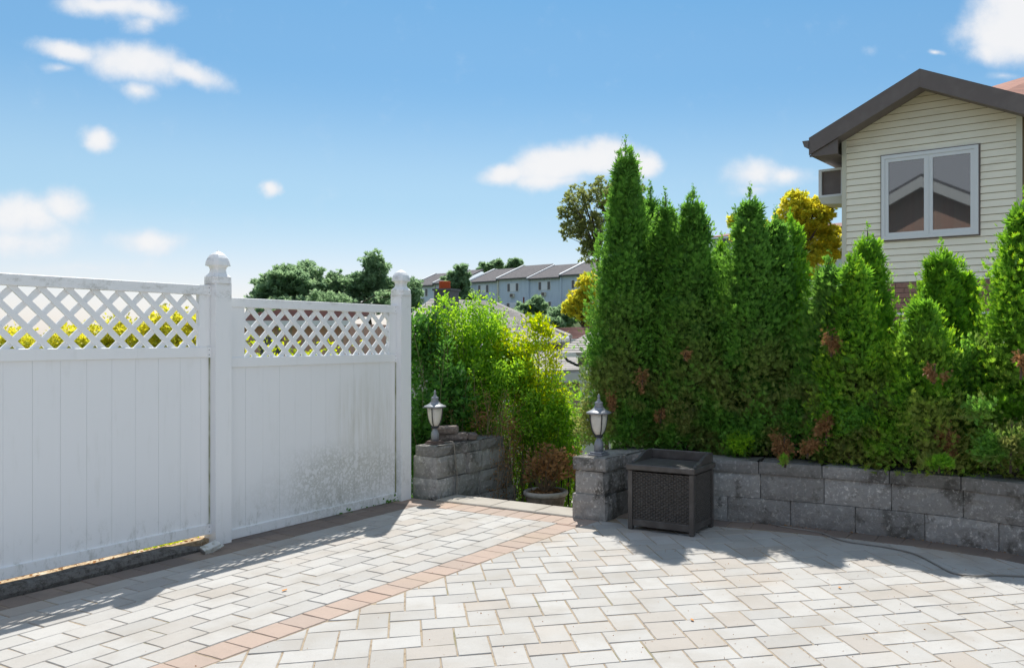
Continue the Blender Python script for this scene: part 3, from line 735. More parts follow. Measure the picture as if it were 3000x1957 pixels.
# woven face: rows of short bulging straps, staggered
def weave(along, lo, hi, fixed, sgn):
    parts = []; n = 22; m_ = 26; w = (hi - lo) / n; hh = (.44 - .085) / m_
    for i in range(n):
        for j in range(m_):
            if (i + j) % 2: continue
            a0, a1 = lo + w * i + .0005, lo + w * (i + 1) - .0005; z0, z1 = .085 + hh * (j - .35), .085 + hh * (j + 1.35); am = (a0 + a1) / 2; zm = (z0 + z1) / 2
            z0 = max(z0, .084); z1 = min(z1, .441)
            def P(a, o, z): return (*(W(fixed - o, a) if along == 'q' else W(a, fixed + o)), z)
            V = [P(a0, 0, z0), P(a1, 0, z0), P(a1, 0, z1), P(a0, 0, z1), P(a0 + w * .2, .0085, zm - hh * .35), P(a1 - w * .2, .0085, zm - hh * .35), P(a1 - w * .2, .0085, zm + hh * .35), P(a0 + w * .2, .0085, zm + hh * .35)]
            Fc = [(0, 1, 5, 4), (1, 2, 6, 5), (2, 3, 7, 6), (3, 0, 4, 7), (4, 5, 6, 7)]
            if along != 'q': Fc = [f[::-1] for f in Fc]
            parts.append((V, [f[::-1] for f in Fc]))
    return rmesh(parts)
mk('weave', *weave('q', q0 + .036, q1 - .036, s0 + .0175, 1), mat_weave, bx, kind='stuff')
mk('weave', *weave('s', s0 + .036, s1 - .036, q1 - .0175, 1), mat_weave, bx, kind='stuff')
lid = mk('lid', *sqbev(s0 - .012, s1 + .012, q0 - .012, q1 + .012, .455, .500, .007), mat_resin, bx)
mk('lid_panel', *sqbev(s0 + .01, s1 - .035, q0 + .03, q1 - .03, .500, .5035, .0015), mat_resin, lid)
mk('tray_back', *sqbev(s1 - .028, s1 - .004, q0 + .004, q1 - .004, .5015, .575, .006), mat_resin, lid)
for qa, qb in ((q0 + .002, q0 + .027), (q1 - .027, q1 - .002)):
    pr = [(s0 + .05, .502), (s0 + .055, .512), (s0 + .10, .516), (s0 + .16, .532), (s0 + .22, .556), (s0 + .27, .570), (s1 - .029, .575), (s1 - .029, .502)]
    n = len(pr); V = [(*W(a, qa), z) for a, z in pr] + [(*W(a, qb), z) for a, z in pr]
    mk('tray_arm', V, [tuple(range(n - 1, -1, -1)), tuple(range(n, 2 * n))] + [(i, (i + 1) % n, (i + 1) % n + n, i + n) for i in range(n)], mat_resin, lid)

# ------------------------------------------------------------------ lanterns
def lantern(base, rot, label):
    t = empty('post_lantern', base, label, 'lamp', 'lanterns on the stone pillars')
    def L(name, prof, mat, seg=24, parent=t):
        return mk(name, *lathe(prof, base, seg), mat, parent, smooth=True)
    def rotbox(hw, z0, z1, b):
        V, Fc = bevbox(-hw, hw, -hw, hw, z0, z1, b); c, s_ = math.cos(AU), math.sin(AU)
        return [(base[0] + x * c - y * s_, base[1] + x * s_ + y * c, base[2] + z) for x, y, z in V], Fc
    mk('base_plate', *rotbox(.066, 0, .014, .003), mat_plate if 'left' in label else mat_lampm, t)
    mk('base_plate', *rotbox(.055, .0145, .030, .004), mat_plate if 'left' in label else mat_lampm, t)
    L('stem', [(.038, .030), (.038, .085), (.036, .095), (.030, .112), (.024, .125), (.018, .135), (.018, .142)], mat_lampm, 12)
    L('glass_holder', [(.018, .142), (.034, .148), (.036, .156), (.026, .162), (.026, .168)], mat_strap)
    L('glass_shade', [(.026, .167), (.034, .175), (.048, .200), (.058, .232), (.064, .265), (.068, .300), (.070, .335)], mat_frost)
    for k in range(4):
        a = rot + k * math.pi / 2; pts = [(base[0] + r * math.cos(a), base[1] + r * math.sin(a), base[2] + z) for r, z in ((.030, .158), (.040, .175), (.054, .200), (.064, .232), (.070, .265), (.074, .300), (.077, .345))]
        mk('strap', *tube(pts, .0048, 5), mat_strap, t)
    rf = L('roof', [(.080, .334), (.102, .340), (.104, .347), (.098, .353), (.076, .362), (.054, .374), (.042, .386), (.036, .394)], mat_lampm)
    L('finial', [(.036, .394), (.038, .400), (.030, .410), (.030, .414), (.036, .420), (.032, .432), (.018, .440), (.013, .445), (.015, .451), (.012, .457), (.006, .462), (.010, .468), (.013, .476), (.009, .486), (.002, .500)], mat_lampm)
    return t
lantern((*W(6.02, -3.425), .499), math.radians(20), 'grey post lantern with frosted urn glass on the right stone pillar beside the storage box')
lantern((*W(6.10, -5.225), .472), math.radians(-100), 'grey post lantern with frosted urn glass on the left side wall near the fence')

# cords and small things
def cable(name, pts, r, mat, label, cat):
    P = smoothpath([Vector(p) for p in pts], 8)
    return tag(mk(name, *tube(P, r, 6), mat, smooth=True), label, cat)
cable('lamp_cord', [(*W(6.15, -5.16), .482), (*W(6.17, -5.10), .492), (*W(6.18, -5.066), .470), (*W(6.18, -5.050), .33), (*W(6.20, -5.045), .2), (*W(6.185, -5.038), .06), (*W(6.14, -5.0), .012), (*W(6.0, -4.98), .008)], .0055, mat_cord, 'thin beige cord hanging from the left lantern down the side wall', 'cord')
cp = [(.28, 6.80), (.22, 6.72), (.55, 6.85), (.85, 6.73), (1.15, 6.62), (1.50, 6.48), (1.72, 6.32), (1.95, 6.12), (2.12, 5.93), (2.28, 5.70), (2.40, 5.52), (2.5, 5.36), (2.66, 5.30), (2.9, 5.33), (3.3, 5.26)]
cp2 = []
for x_, y_ in ((1760, 1530), (1835, 1492), (2130, 1528), (2230, 1531), (2300, 1546), (2400, 1562), (2450, 1580), (2500, 1592), (2600, 1606), (2680, 1625), (2740, 1655), (2790, 1680), (2850, 1689), (2920, 1687), (3030, 1692)):
    D = F * EYE / (y_ - HY); cp2.append(((x_ - CX) * D / F, D, .007))
cable('ground_cable', cp2[1:], .006, mat_cable, 'thin grey cable lying on the pavers along the foot of the curved wall', 'cable')

# broken downspout piece by the first post
dsp = empty('plastic_elbow', (*W(3.72, -5.13), 0), 'small broken white plastic gutter elbow lying by the fence post', 'plastic scrap')
def obox(c, ex, ey, ez, mat, name, parent, hollow=False):
    c, ex, ey, ez = Vector(c), Vector(ex), Vector(ey), Vector(ez)
    V = [c + ex * a + ey * b + ez * d for d in (-1, 1) for a, b in ((-1, -1), (1, -1), (1, 1), (-1, 1))]
    Fc = [(0, 1, 5, 4), (1, 2, 6, 5), (2, 3, 7, 6), (3, 0, 4, 7)] + ([] if hollow else [(3, 2, 1, 0), (4, 5, 6, 7)])
    return mk(name, [tuple(v) for v in V], Fc, mat, parent)
c0 = Vector((*W(3.70, -5.14), .045)); du = Vector((U.x, U.y, .22)).normalized(); dn = Vector((N.x, N.y, -.35)).normalized(); dw = du.cross(dn).normalized()
obox(c0, du * .062, dn * .030, dw * .003, mat_plast, 'top_face', dsp)
obox(c0 + dn * .030 - dw * -.018, du * .06, dn * .003, dw * .018, mat_plast, 'side_face', dsp)
obox(c0 - du * .058 + dn * .004 + dw * .012, du * .012, dn * .026, dw * .010, mat_kerb, 'end_face', dsp)
obox(c0 + du * .055 + dn * .028 + dw * .02, du * .026, dn * .012, dw * .003, mat_plast, 'lip', dsp)
def leafscrap(x_, y_, size, col, label):
    D = F * EYE / (y_ - HY); c = Vector(((x_ - CX) * D / F, D, .006)); a = random.uniform(0, 6)
    pts = [(-1, 0, .1), (-.4, .45, .5), (.4, .4, .3), (1, 0, .5), (.4, -.4, .1), (-.4, -.35, .2)]
    V = [(c.x + size * (p[0] * math.cos(a) - p[1] * math.sin(a)), c.y + size * (p[0] * math.sin(a) + p[1] * math.cos(a)), c.z + size * .3 * p[2]) for p in pts]
    tag(mk('fallen_leaf', V, [(0, 1, 2, 3), (0, 3, 4, 5)], col), label, 'leaf', 'fallen leaves on the pavers')
mat_oleaf = M('dry_orange_leaf', (.50, .22, .06), .8, .2).m
leafscrap(834, 1731, .022, mat_oleaf, 'curled orange leaf on the white running-bond pavers')
leafscrap(2028, 1818, .018, mat_oleaf, 'small brown leaf on the herringbone pavers below the storage box')
leafscrap(2460, 1723, .018, mat_oleaf, 'pale orange leaf on the herringbone pavers before the curved wall')

# ------------------------------------------------------------------ foliage
def rand_unit(n):
    v = rng.normal(size=(n, 3)); return v / np.linalg.norm(v, axis=1)[:, None]
def cards(name, tmpl, pos, axis, size, tone, mat, parent=None, tipf=None, kind=None, up=None):
    tv, tt, tf = tmpl
    n = len(pos); axis = axis / (np.linalg.norm(axis, axis=1)[:, None] + 1e-9)
    r = rand_unit(n) if up is None else up + .45 * rand_unit(n)
    X = np.cross(axis, r); X /= (np.linalg.norm(X, axis=1)[:, None] + 1e-9); Z = np.cross(X, axis)
    k = len(tv)
    P = pos[:, None, :] + size[:, None, None] * (tv[None, :, 0:1] * X[:, None, :] + tv[None, :, 1:2] * axis[:, None, :] + tv[None, :, 2:3] * Z[:, None, :])
    P = P.reshape(-1, 3); c = np.array(org(parent)); P = P - c
    m_ = len(tf); flen = np.array([len(f) for f in tf]); flat = np.concatenate([np.array(f) for f in tf])
    loops = (flat[None, :] + (np.arange(n) * k)[:, None]).reshape(-1).astype(np.int32)
    tot = np.tile(flen, n).astype(np.int32); start = np.concatenate([[0], np.cumsum(tot)[:-1]]).astype(np.int32)
    me = bpy.data.meshes.new(name); me.vertices.add(len(P)); me.vertices.foreach_set('co', P.astype(np.float32).ravel())
    me.loops.add(len(loops)); me.loops.foreach_set('vertex_index', loops)
    me.polygons.add(len(tot)); me.polygons.foreach_set('loop_start', start); me.polygons.foreach_set('loop_total', tot)
    me.update(calc_edges=True); me.materials.append(mat)
    a = me.attributes.new('tone', 'FLOAT', 'POINT'); a.data.foreach_set('value', np.repeat(np.clip(tone, 0, 1), k).astype(np.float32))
    tf_ = np.ones(n) if tipf is None else tipf
    a = me.attributes.new('tip', 'FLOAT', 'POINT'); a.data.foreach_set('value', (tf_[:, None] * tt[None, :]).reshape(-1).astype(np.float32))
    o = link(name, me, parent); return tag(o, kind=kind)
def fan(nf=5, spreadd=60, w=.085, cup=.12):
    V, T, Fc = [], [], []
    for i in range(nf):
        a = math.radians(-spreadd + 2 * spreadd * i / (nf - 1)); Ln = 1 - .30 * abs(i - (nf - 1) / 2) / ((nf - 1) / 2)
        y0 = .28 * (1 - abs(a)); k = len(V); d = (math.sin(a), math.cos(a)); p = (d[1], -d[0])
        b = (0, y0 * .5)
        for (l, ww, z, t) in ((0, 0, 0, 0), (.5, w, cup * .5, .5), (.5, -w, -cup * .2, .5), (1, 0, -cup * abs(a) , 1)):
            V.append((b[0] + d[0] * Ln * l + p[0] * ww, b[1] + d[1] * Ln * l + p[1] * ww, z)); T.append(t)
        Fc.append((k, k + 1, k + 3, k + 2))
    return np.array(V), np.array(T), Fc
FAN = fan(5, 55, .095, .22); FAN7 = fan(7, 75, .09)
LEAF = (np.array([(0, 0, 0), (.24, .35, .05), (-.24, .35, .05), (.17, .75, 0), (-.17, .75, 0), (0, 1, -.10), (0, .4, -.04), (0, .75, -.06)]), np.array([.0, .4, .4, .7, .7, 1, .3, .6]), [(0, 1, 6), (0, 6, 2), (1, 3, 7, 6), (2, 6, 7, 4), (3, 5, 7), (4, 7, 5)])
KITE = (np.array([(0, 0, 0), (.32, .5, .08), (-.32, .5, .08), (0, 1, -.08)]), np.array([0., .6, .6, 1]), [(0, 1, 3, 2)])
CLUMP = (np.array([(0, 0, 0), (.30, .45, .1), (.02, .7, 0), (-.28, .5, -.05), (.5, .85, 0), (.1, 1.1, .12), (-.35, 1.0, 0), (-.55, .55, .1), (.62, .35, -.1)]), np.array([0, .4, .5, .4, 1, 1, 1, .8, .8]), [(0, 1, 2, 3), (1, 4, 2), (2, 5, 3), (3, 6, 7), (0, 8, 1), (0, 3, 7)])

def arbor(ax, ay, D, R, label, mat=mat_arb, dens=1.0, z0=.45, tipk=.5, lean=0.0):
    top = EYE + (HY - ay) * D / F; X0 = (ax - CX) * D / F; H = top - z0; sd = rng.uniform(0, 99)
    t = empty('arborvitae', (X0, D, z0), label, 'tree', 'arborvitae hedge trees along the curved wall')
    def rad(h): return R * min(1.0, (max(1 - h, 0) / .90)) ** .58
    n = int(9500 * H * R / .9 * dens)
    # branch tips that gather sprays into tufts
    nb = int(230 * H * R / .9 + 40)
    bh = 1 - rng.random(nb) ** .62 * .999; bh = np.sort(bh)
    ba = rng.uniform(0, 2 * math.pi, nb); br = np.array([rad(h) for h in bh]) * rng.uniform(.86, 1.10, nb)
    cen = np.stack([X0 + br * np.cos(ba) + lean * bh, D + br * np.sin(ba), z0 + bh * H], 1)
    pick = rng.integers(0, nb, n)
    sp = np.clip(br[pick] * .22, .014, .050)
    pos = cen[pick] + rng.normal(size=(n, 3)) * sp[:, None] * np.array([1, 1, 1.5])
    # a third of the sprays evenly over the surface
    m_ = n // 3
    hh = 1 - rng.random(m_) ** .60; aa = rng.uniform(0, 2 * math.pi, m_)
    lob = np.array([noise.noise((math.cos(a) * 1.6 + sd, math.sin(a) * 1.6, h * H * 2.6)) for a, h in zip(aa, hh)])
    rr = np.array([rad(h) for h in hh]) * (.90 + .30 * lob + rng.uniform(-.12, .06, m_))
    pos[:m_] = np.stack([X0 + rr * np.cos(aa) + lean * hh, D + rr * np.sin(aa), z0 + hh * H], 1)
    pos = pos[pos[:, 2] > .47]; n = len(pos)
    h = np.clip((pos[:, 2] - z0) / H, 0, 1)
    dx, dy = pos[:, 0] - X0 - lean * h, pos[:, 1] - D; rl = np.hypot(dx, dy) + 1e-6
    rnorm = rl / (np.array([rad(k) for k in h]) + .02)
    out = np.stack([dx / rl, dy / rl, np.full(n, 0.75) + h * 1.2 + rng.normal(size=n) * .35], 1) + rng.normal(size=(n, 3)) * .38
    nrm = np.stack([dx / rl, dy / rl, np.full(n, .35)], 1) * 1.1
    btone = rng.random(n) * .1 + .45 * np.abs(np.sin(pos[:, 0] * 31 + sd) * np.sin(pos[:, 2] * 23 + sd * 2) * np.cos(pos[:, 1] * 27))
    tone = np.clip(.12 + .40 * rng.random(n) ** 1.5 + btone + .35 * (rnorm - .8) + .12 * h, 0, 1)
    tipf = np.clip(tipk * (.25 + 1.1 * np.clip(rnorm - .75, 0, .6) + .45 * h) * rng.uniform(.4, 1.4, n), 0, 1)  # sunlit rim put into the tips, stronger outward and higher up
    size = rng.uniform(.028, .052, n) * (1 - .25 * h)
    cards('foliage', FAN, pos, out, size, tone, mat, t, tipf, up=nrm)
    kx = 26; zz = rng.random(kx); pl = np.stack([X0 + lean + rng.normal(size=kx) * .010, D + rng.normal(size=kx) * .010, top - .10 + .17 * zz], 1)
    cards('leader_sprays', FAN, pl, np.stack([rng.normal(size=kx) * .4, rng.normal(size=kx) * .4, np.ones(kx)], 1), rng.uniform(.018, .04, kx) * (1.15 - .5 * zz), rng.random(kx), mat, t, rng.random(kx) * tipk)
    # inner foliage and the leader
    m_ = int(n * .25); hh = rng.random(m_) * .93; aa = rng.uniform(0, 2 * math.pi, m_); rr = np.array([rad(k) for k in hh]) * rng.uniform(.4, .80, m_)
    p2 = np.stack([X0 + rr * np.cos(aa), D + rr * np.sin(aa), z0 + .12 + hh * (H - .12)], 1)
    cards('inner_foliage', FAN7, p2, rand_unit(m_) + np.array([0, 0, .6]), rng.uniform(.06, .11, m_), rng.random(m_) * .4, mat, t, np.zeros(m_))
    V, Fc = tube([(X0, D, z0 - .15), (X0, D, z0 + H * .5), (X0 + lean, D, z0 + H * 1.0)], [.035, .022, .004], 7)
    mk('trunk', V, Fc, mat_bark, t)
    return t
ARB = [
 (1832, 418, 7.74, .375, 'tallest dark arborvitae, leftmost of the hedge beside the right lantern', mat_arb, .32),
 (1905, 548, 8.15, .26, 'narrow dark arborvitae peeping out just behind the tallest one', mat_arb, .25),
 (1950, 572, 7.72, .32, 'slim pointed arborvitae directly right of the tallest one', mat_arb, .4),
 (2030, 562, 7.50, .38, 'broad pointed arborvitae behind the storage box', mat_arb, .35),
 (2112, 700, 7.95, .28, 'short bright-tipped arborvitae set back between two taller ones behind the box', mat_arb_lit, .8),
 (2197, 557, 7.27, .38, 'tall pointed arborvitae left of the yellow tree', mat_arb, .35),
 (2272, 625, 7.38, .34, 'arborvitae with a forked top, left stem, in front of the yellow tree', mat_arb, .5),
 (2315, 632, 7.50, .33, 'arborvitae with a bright right edge in front of the yellow tree', mat_arb_lit, .5),
 (2428, 760, 6.87, .35, 'short arborvitae below the left corner of the cream house', mat_arb, .5),
 (2542, 677, 7.02, .34, 'bright green pointed arborvitae below the left side of the house window', mat_arb_lit, .8),
 (2505, 742, 6.66, .32, 'bright-topped arborvitae just in front of the pointed one under the window', mat_arb_lit, .9),
 (2702, 868, 6.28, .35, 'lowest arborvitae of the hedge with a yellow-green top and browned middle', mat_arb_lit, .9),
 (2757, 722, 6.78, .36, 'round-shouldered bright arborvitae below the right side of the house window', mat_arb_lit, .8),
 (2818, 772, 6.85, .30, 'bright arborvitae leaning off the right shoulder of its neighbour under the window', mat_arb_lit, .8),
 (3003, 570, 6.15, .40, 'tall yellow-green arborvitae cut off by the right edge of the picture', mat_arb_lit, .85),
]
for (ax, ay, D, R, lb, mt, tk) in ARB: arbor(ax, ay, D, R, lb, mt, tipk=tk, dens=1.0)
# low shoots that fill the foot of the hedge
def tuft(cx, cy, cz, rx, ry, rz, n, mat, label, cat='shrub', name='hedge_shoot', size=(.022, .042), tmpl=FAN, tipk=.5, group=None, drop=0.):
    t = empty(name, (cx, cy, max(cz - rz, 0.45)), label, cat, group)
    cc_ = rng.normal(size=(7, 3)) * .42; v = cc_[rng.integers(0, 7, n)] * .8 + rng.normal(size=(n, 3)) * .20; pos = np.array([cx, cy, cz]) + v * np.array([rx, ry, rz])
    if rz > .061: keep = pos[:, 2] > .475; pos, v = pos[keep], v[keep]; n = len(pos)
    cards('foliage', tmpl, pos, v + np.array([0, 0, .5 - drop]) + rng.normal(size=(n, 3)) * .3, rng.uniform(*size, n), rng.random(n), mat, t, tipk * rng.random(n))
    mk('stem', *tube([(cx, cy, cz - rz), (cx + .01, cy, cz + rz * .5)], [.010, .004], 5), mat_bark, t)
    return t
for (x_, y_, D, rx, rz, n, mt, lb, tk) in (
    (1850, 1240, 7.35, .26, .20, 900, mat_arb, 'low green hedge shoots behind the right stone pillar', .3),
    (2010, 1270, 7.20, .34, .16, 1000, mat_arb, 'low green hedge shoots behind the storage box lid', .4),
    (2330, 1230, 6.75, .34, .26, 1200, mat_arb, 'olive green hedge shoots over the middle of the curved wall', .5),
    (2565, 1190, 6.30, .34, .26, 1300, mat_arb, 'green hedge shoots under the bright-topped arborvitae pair', .5),
    (2750, 1360, 5.75, .11, .06, 260, mat_arb_lit, 'bright green sprig hanging over the cap of the wall', .9),
    (2300, 1350, 6.32, .03, .05, 50, mat_arb_lit, 'tiny green sprig drooping over the wall cap right of the box', .9),
    (2860, 1120, 6.15, .30, .34, 1700, mat_arb, 'green hedge shoots between the lowest and the rightmost arborvitae', .6),
    (2960, 1290, 5.62, .26, .22, 1100, mat_arb, 'green hedge shoots hugging the wall at the right edge', .4),
    (2170, 1300, 6.85, .14, .10, 260, mat_privet, 'small sunlit yellow-green shoot behind the wall right of the box', .9)):
    p = at(x_, y_, D + .06); tuft(p.x, p.y, p.z, rx, .13, rz, int(n * 1.5), mt, lb, tipk=tk, group='low shoots at the foot of the hedge')
DEADS_ = [(1795, 1170, 7.38, .07, .10, 160, 'reddish dead spray beside the right lantern'), (1880, 1110, 7.33, .07, .09, 140, 'brown dead spray low on the tallest arborvitae'), (2005, 1040, 7.15, .05, .04, 70, 'small pinkish dead spray in the middle of the hedge behind the box'),
 (1935, 1210, 7.25, .05, .07, 90, 'dark brown dead spray above the storage box'), (2295, 1300, 6.62, .12, .11, 420, 'big rusty dead clump on the hedge foot above the wall'), (2365, 1310, 6.50, .13, .07, 260, 'straw-coloured dead twigs at the hedge foot'),
 (2435, 1000, 6.55, .08, .10, 240, 'greyish brown dead patch high on the short arborvitae'), (2775, 1290, 5.98, .09, .11, 300, 'reddish dead clump at the foot of the lowest arborvitae'), (2735, 1085, 6.0, .09, .08, 200, 'brown dead patch halfway up the lowest arborvitae'), (2990, 1070, 5.72, .06, .08, 160, 'dark red dead patch on the rightmost arborvitae'), (2420, 1250, 6.5, .10, .12, 240, 'brown thinning branch in the hedge above the wall')]
DEADS = [d for d in DEADS_]
for (x_, y_, D, rx, rz, n, lb) in DEADS:
    p = at(x_, y_, D - .02); tuft(p.x, p.y, p.z, rx * .9, .05, rz * 1.2, int(n * 1.3), mat_dead, lb, 'dead foliage', 'dead_spray', (.014, .032), FAN, .6, 'dead sprays in the hedge', drop=.9)
# planting bed behind the wall
BK = offs_path(WS, -.23); BK2 = offs_path(WS, -1.6)
V = [(p.x, p.y, .445) for p in BK] + [(p.x, p.y + .0, .43) for p in BK2]; k = len(BK)
V += [(p.x, p.y, -.5) for p in BK2]
tag(mk('planting_bed', V, [(i, i + 1, i + 1 + k, i + k) for i in range(k - 1)] + [(i + k, i + 1 + k, i + 1 + 2 * k, i + 2 * k) for i in range(k - 1)], mat_soil), kind='structure')

def shrub(name, label, cat, base, stems, mat, leafsize=(.03, .05), per=42, spreadr=.035, tipk=.6, group=None, masses=(), tmpl=LEAF, stem_mat=None, bare=.3, r0=.009):
    """upright stems, each clothed in leaves from its bare foot to the tip; stems = list of (foot, tip)"""
    t = empty(name, base, label, cat, group); parts = []; PP, AA, SZ, TN, TP = [], [], [], [], []
    for (a, b) in stems:
        a, b = Vector(a), Vector(b); mid = a.lerp(b, .5) + Vector((random.uniform(-.06, .06), random.uniform(-.06, .06), .04)); ln = (b - a).length
        pts = [a.lerp(mid, k / 3) if k < 3 else mid.lerp(b, (k - 3) / 3) for k in range(7)]
        parts.append(tube(pts, [r0 * (1 - .13 * k) for k in range(7)], 4, False))
        for k in range(int(per * ln)):
            u = bare + (1 - bare) * random.random() ** .85; p = a.lerp(mid, u * 2) if u < .5 else mid.lerp(b, u * 2 - 1)
            w = spreadr * (1.25 - u) * 2.2 + .012; o = Vector(rand_unit(1)[0]); d = (b - a).normalized()
            o = (o - d * o.dot(d)).normalized()
            rr = random.random() ** .6 * w
            PP.append(p + o * rr); AA.append(o * .9 + d * random.uniform(.3, 1.1)); SZ.append(random.uniform(*leafsize) * (1.05 - .35 * u)); TN.append(random.random() * .8 + .2 * u); TP.append(tipk * (u * .9 + .1) * random.uniform(.3, 1.3))
    for (mx_, my_, mD, rx, rz, nn) in masses:
        c = at(mx_, my_, mD); K = max(6, nn // 60); cl = rng.normal(size=(K, 3)) * np.array([rx, rx * .8, rz]) * .55 + np.array(tuple(c))
        for k in range(nn):
            q = cl[k % K] + rng.normal(size=3) * .05; PP.append(Vector(q)); o = Vector(rand_unit(1)[0]); AA.append(o + Vector((0, 0, .5))); SZ.append(random.uniform(*leafsize)); TN.append(random.random() ** 1.4); TP.append(tipk * random.random() ** 2)
    mk('stems', *rmesh(parts), stem_mat or mat_gstem, t)
    cards('leaves', tmpl, np.array([tuple(p) for p in PP]), np.array([tuple(p) for p in AA]), np.array(SZ), np.array(TN), mat, t, np.array(TP))
    return t
def stemset(n, cx, cy, zb, r0, tips):
    """tips: list of (px, py, D, jitter) targets sighted from the patio; stems fan out towards them"""
    out = []
    for i in range(n):
        tx, ty, D, j = random.choice(tips); p = at(tx, ty, D)
        a = random.uniform(0, 6.28); r = r0 * math.sqrt(random.random())
        out.append(((cx + r * math.cos(a) + (p.x - cx) * .25, cy + r * math.sin(a), zb), (p.x + random.gauss(0, j), p.y + random.gauss(0, j * 1.3), p.z - abs(random.gauss(0, j * 1.3)))))
    return out
# dark leafy shrub against the fence end
sx = at(1270, 1300, 8.7)
shrub('laurel_shrub', 'dark glossy leafy shrub crowding the end of the fence behind the left lantern', 'shrub', (sx.x, sx.y, -.5),
      stemset(46, sx.x, sx.y, -.5, .25, [(1235, 900, 8.8, .10), (1300, 960, 8.7, .12), (1240, 1080, 8.6, .12), (1230, 1200, 8.5, .10), (1330, 1080, 8.7, .12), (1290, 1180, 8.6, .12), (1215, 1290, 8.45, .08)]),
      mat_dkleaf, (.045, .075), 95, .06, .5, bare=.12, masses=[(1240, 1000, 8.8, .14, .35, 1300), (1300, 1180, 8.6, .20, .30, 1500), (1225, 1260, 8.5, .14, .2, 700)])
px_ = at(1420, 1300, 9.1)
shrub('privet_shrub', 'big bright green privet with tall upright shoots behind the side wall', 'shrub', (px_.x, px_.y, -.8),
      stemset(90, px_.x, px_.y, -.8, .38, [(1290, 900, 9.0, .10), (1340, 900, 9.1, .10), (1395, 850, 9.1, .03), (1380, 930, 9.1, .12), (1445, 930, 9.3, .10), (1300, 985, 8.9, .12), (1470, 905, 9.5, .05), (1480, 1010, 9.3, .14), (1420, 1060, 9.0, .15), (1530, 1080, 9.2, .12), (1350, 1120, 9.0, .12)]),
      mat_privet, (.030, .052), 130, .075, .75, bare=.20, masses=[(1290, 980, 9.0, .20, .30, 1800), (1380, 980, 9.1, .30, .30, 2800), (1450, 1080, 9.1, .30, .30, 2600), (1340, 1100, 9.0, .25, .25, 2000), (1400, 1180, 8.85, .3, .18, 1600), (1500, 1120, 8.8, .25, .22, 1800)])
yx = at(1570, 1300, 8.9)
shrub('yellow_leaved_shrub', 'yellow-green feathery shrub reaching up in the gap above the steps', 'shrub', (yx.x, yx.y, -.8),
      stemset(44, yx.x, yx.y, -.8, .25, [(1590, 915, 9.0, .05), (1615, 950, 9.0, .04), (1530, 960, 9.1, .08), (1550, 1000, 9.0, .09), (1500, 1020, 9.0, .08), (1630, 1020, 8.9, .03), (1500, 1060, 9.0, .10), (1650, 1130, 8.8, .04), (1560, 1120, 8.9, .08)]),
      mat_yel, (.035, .06), 70, .07, .95, bare=.45, masses=[(1510, 1050, 9.0, .20, .20, 1300), (1580, 960, 9.0, .09, .10, 350), (1560, 1130, 8.9, .16, .12, 700)])
lx = at(1600, 1350, 8.9)
shrub('low_green_shrub', 'low light green shrub above the planter between the two pillars', 'shrub', (lx.x, lx.y, -.8),
      stemset(70, lx.x, lx.y, -.8, .30, [(1640, 1180, 8.8, .09), (1690, 1215, 8.8, .05), (1600, 1180, 8.9, .12), (1560, 1240, 8.9, .12), (1650, 1270, 8.7, .10), (1520, 1230, 9.0, .12), (1690, 1290, 8.7, .05), (1620, 1330, 8.8, .12), (1480, 1200, 9.0, .12)]),
      mat_privet, (.026, .046), 110, .06, .7, bare=.15, masses=[(1600, 1180, 8.9, .28, .22, 3000), (1660, 1240, 8.75, .16, .22, 1900), (1560, 1260, 8.8, .25, .15, 1500), (1640, 1330, 8.75, .16, .14, 900)])
# dry undergrowth at the foot of the privet
dx_ = at(1440, 1330, 8.55)
shrub('dry_undergrowth', 'tangle of dry brown stems at the foot of the privet behind the side wall', 'dry shrub', (dx_.x, dx_.y, -.6),
      stemset(44, dx_.x, dx_.y, -.6, .42, [(1330, 1130, 8.6, .10), (1400, 1110, 8.6, .12), (1470, 1140, 8.55, .12), (1520, 1240, 8.5, .06), (1500, 1290, 8.45, .05), (1560, 1290, 8.5, .08)]),
      mat_dead, (.018, .036), 40, .06, .8, bare=.3, stem_mat=mat_twig, r0=.007, masses=[(1400, 1230, 8.6, .16, .07, 250), (1500, 1260, 8.5, .08, .10, 220)])
# plants beyond the fence, seen through the lattice and the gap under it
def behindfence(s, q, z): w = W(s, q); return (w[0], w[1], z)
st_ = [(behindfence(random.uniform(4.2, 6.0), random.uniform(-6.5, -5.9), -.7), behindfence(random.uniform(4.7, 6.1), random.uniform(-6.8, -6.0), random.uniform(.9, 1.56))) for _ in range(80)]
shrub('climbing_shrub', 'yellow-green leafy shrub seen through the lattice of the far fence panel', 'shrub', behindfence(5.2, -6.2, -.7), st_, mat_yel, (.04, .065), 60, .07, .8, bare=.1)
st_ = [(behindfence(random.uniform(4.9, 5.7), random.uniform(-5.75, -5.5), -.4), behindfence(random.uniform(4.9, 5.7), random.uniform(-5.55, -5.30), random.uniform(.0, .05))) for _ in range(50)]
shrub('low_ground_plant', 'dark green leaves showing under the bottom rail of the far fence panel', 'plant', behindfence(5.3, -5.6, -.4), st_, mat_dkleaf, (.03, .05), 110, .05, .6, bare=.3)
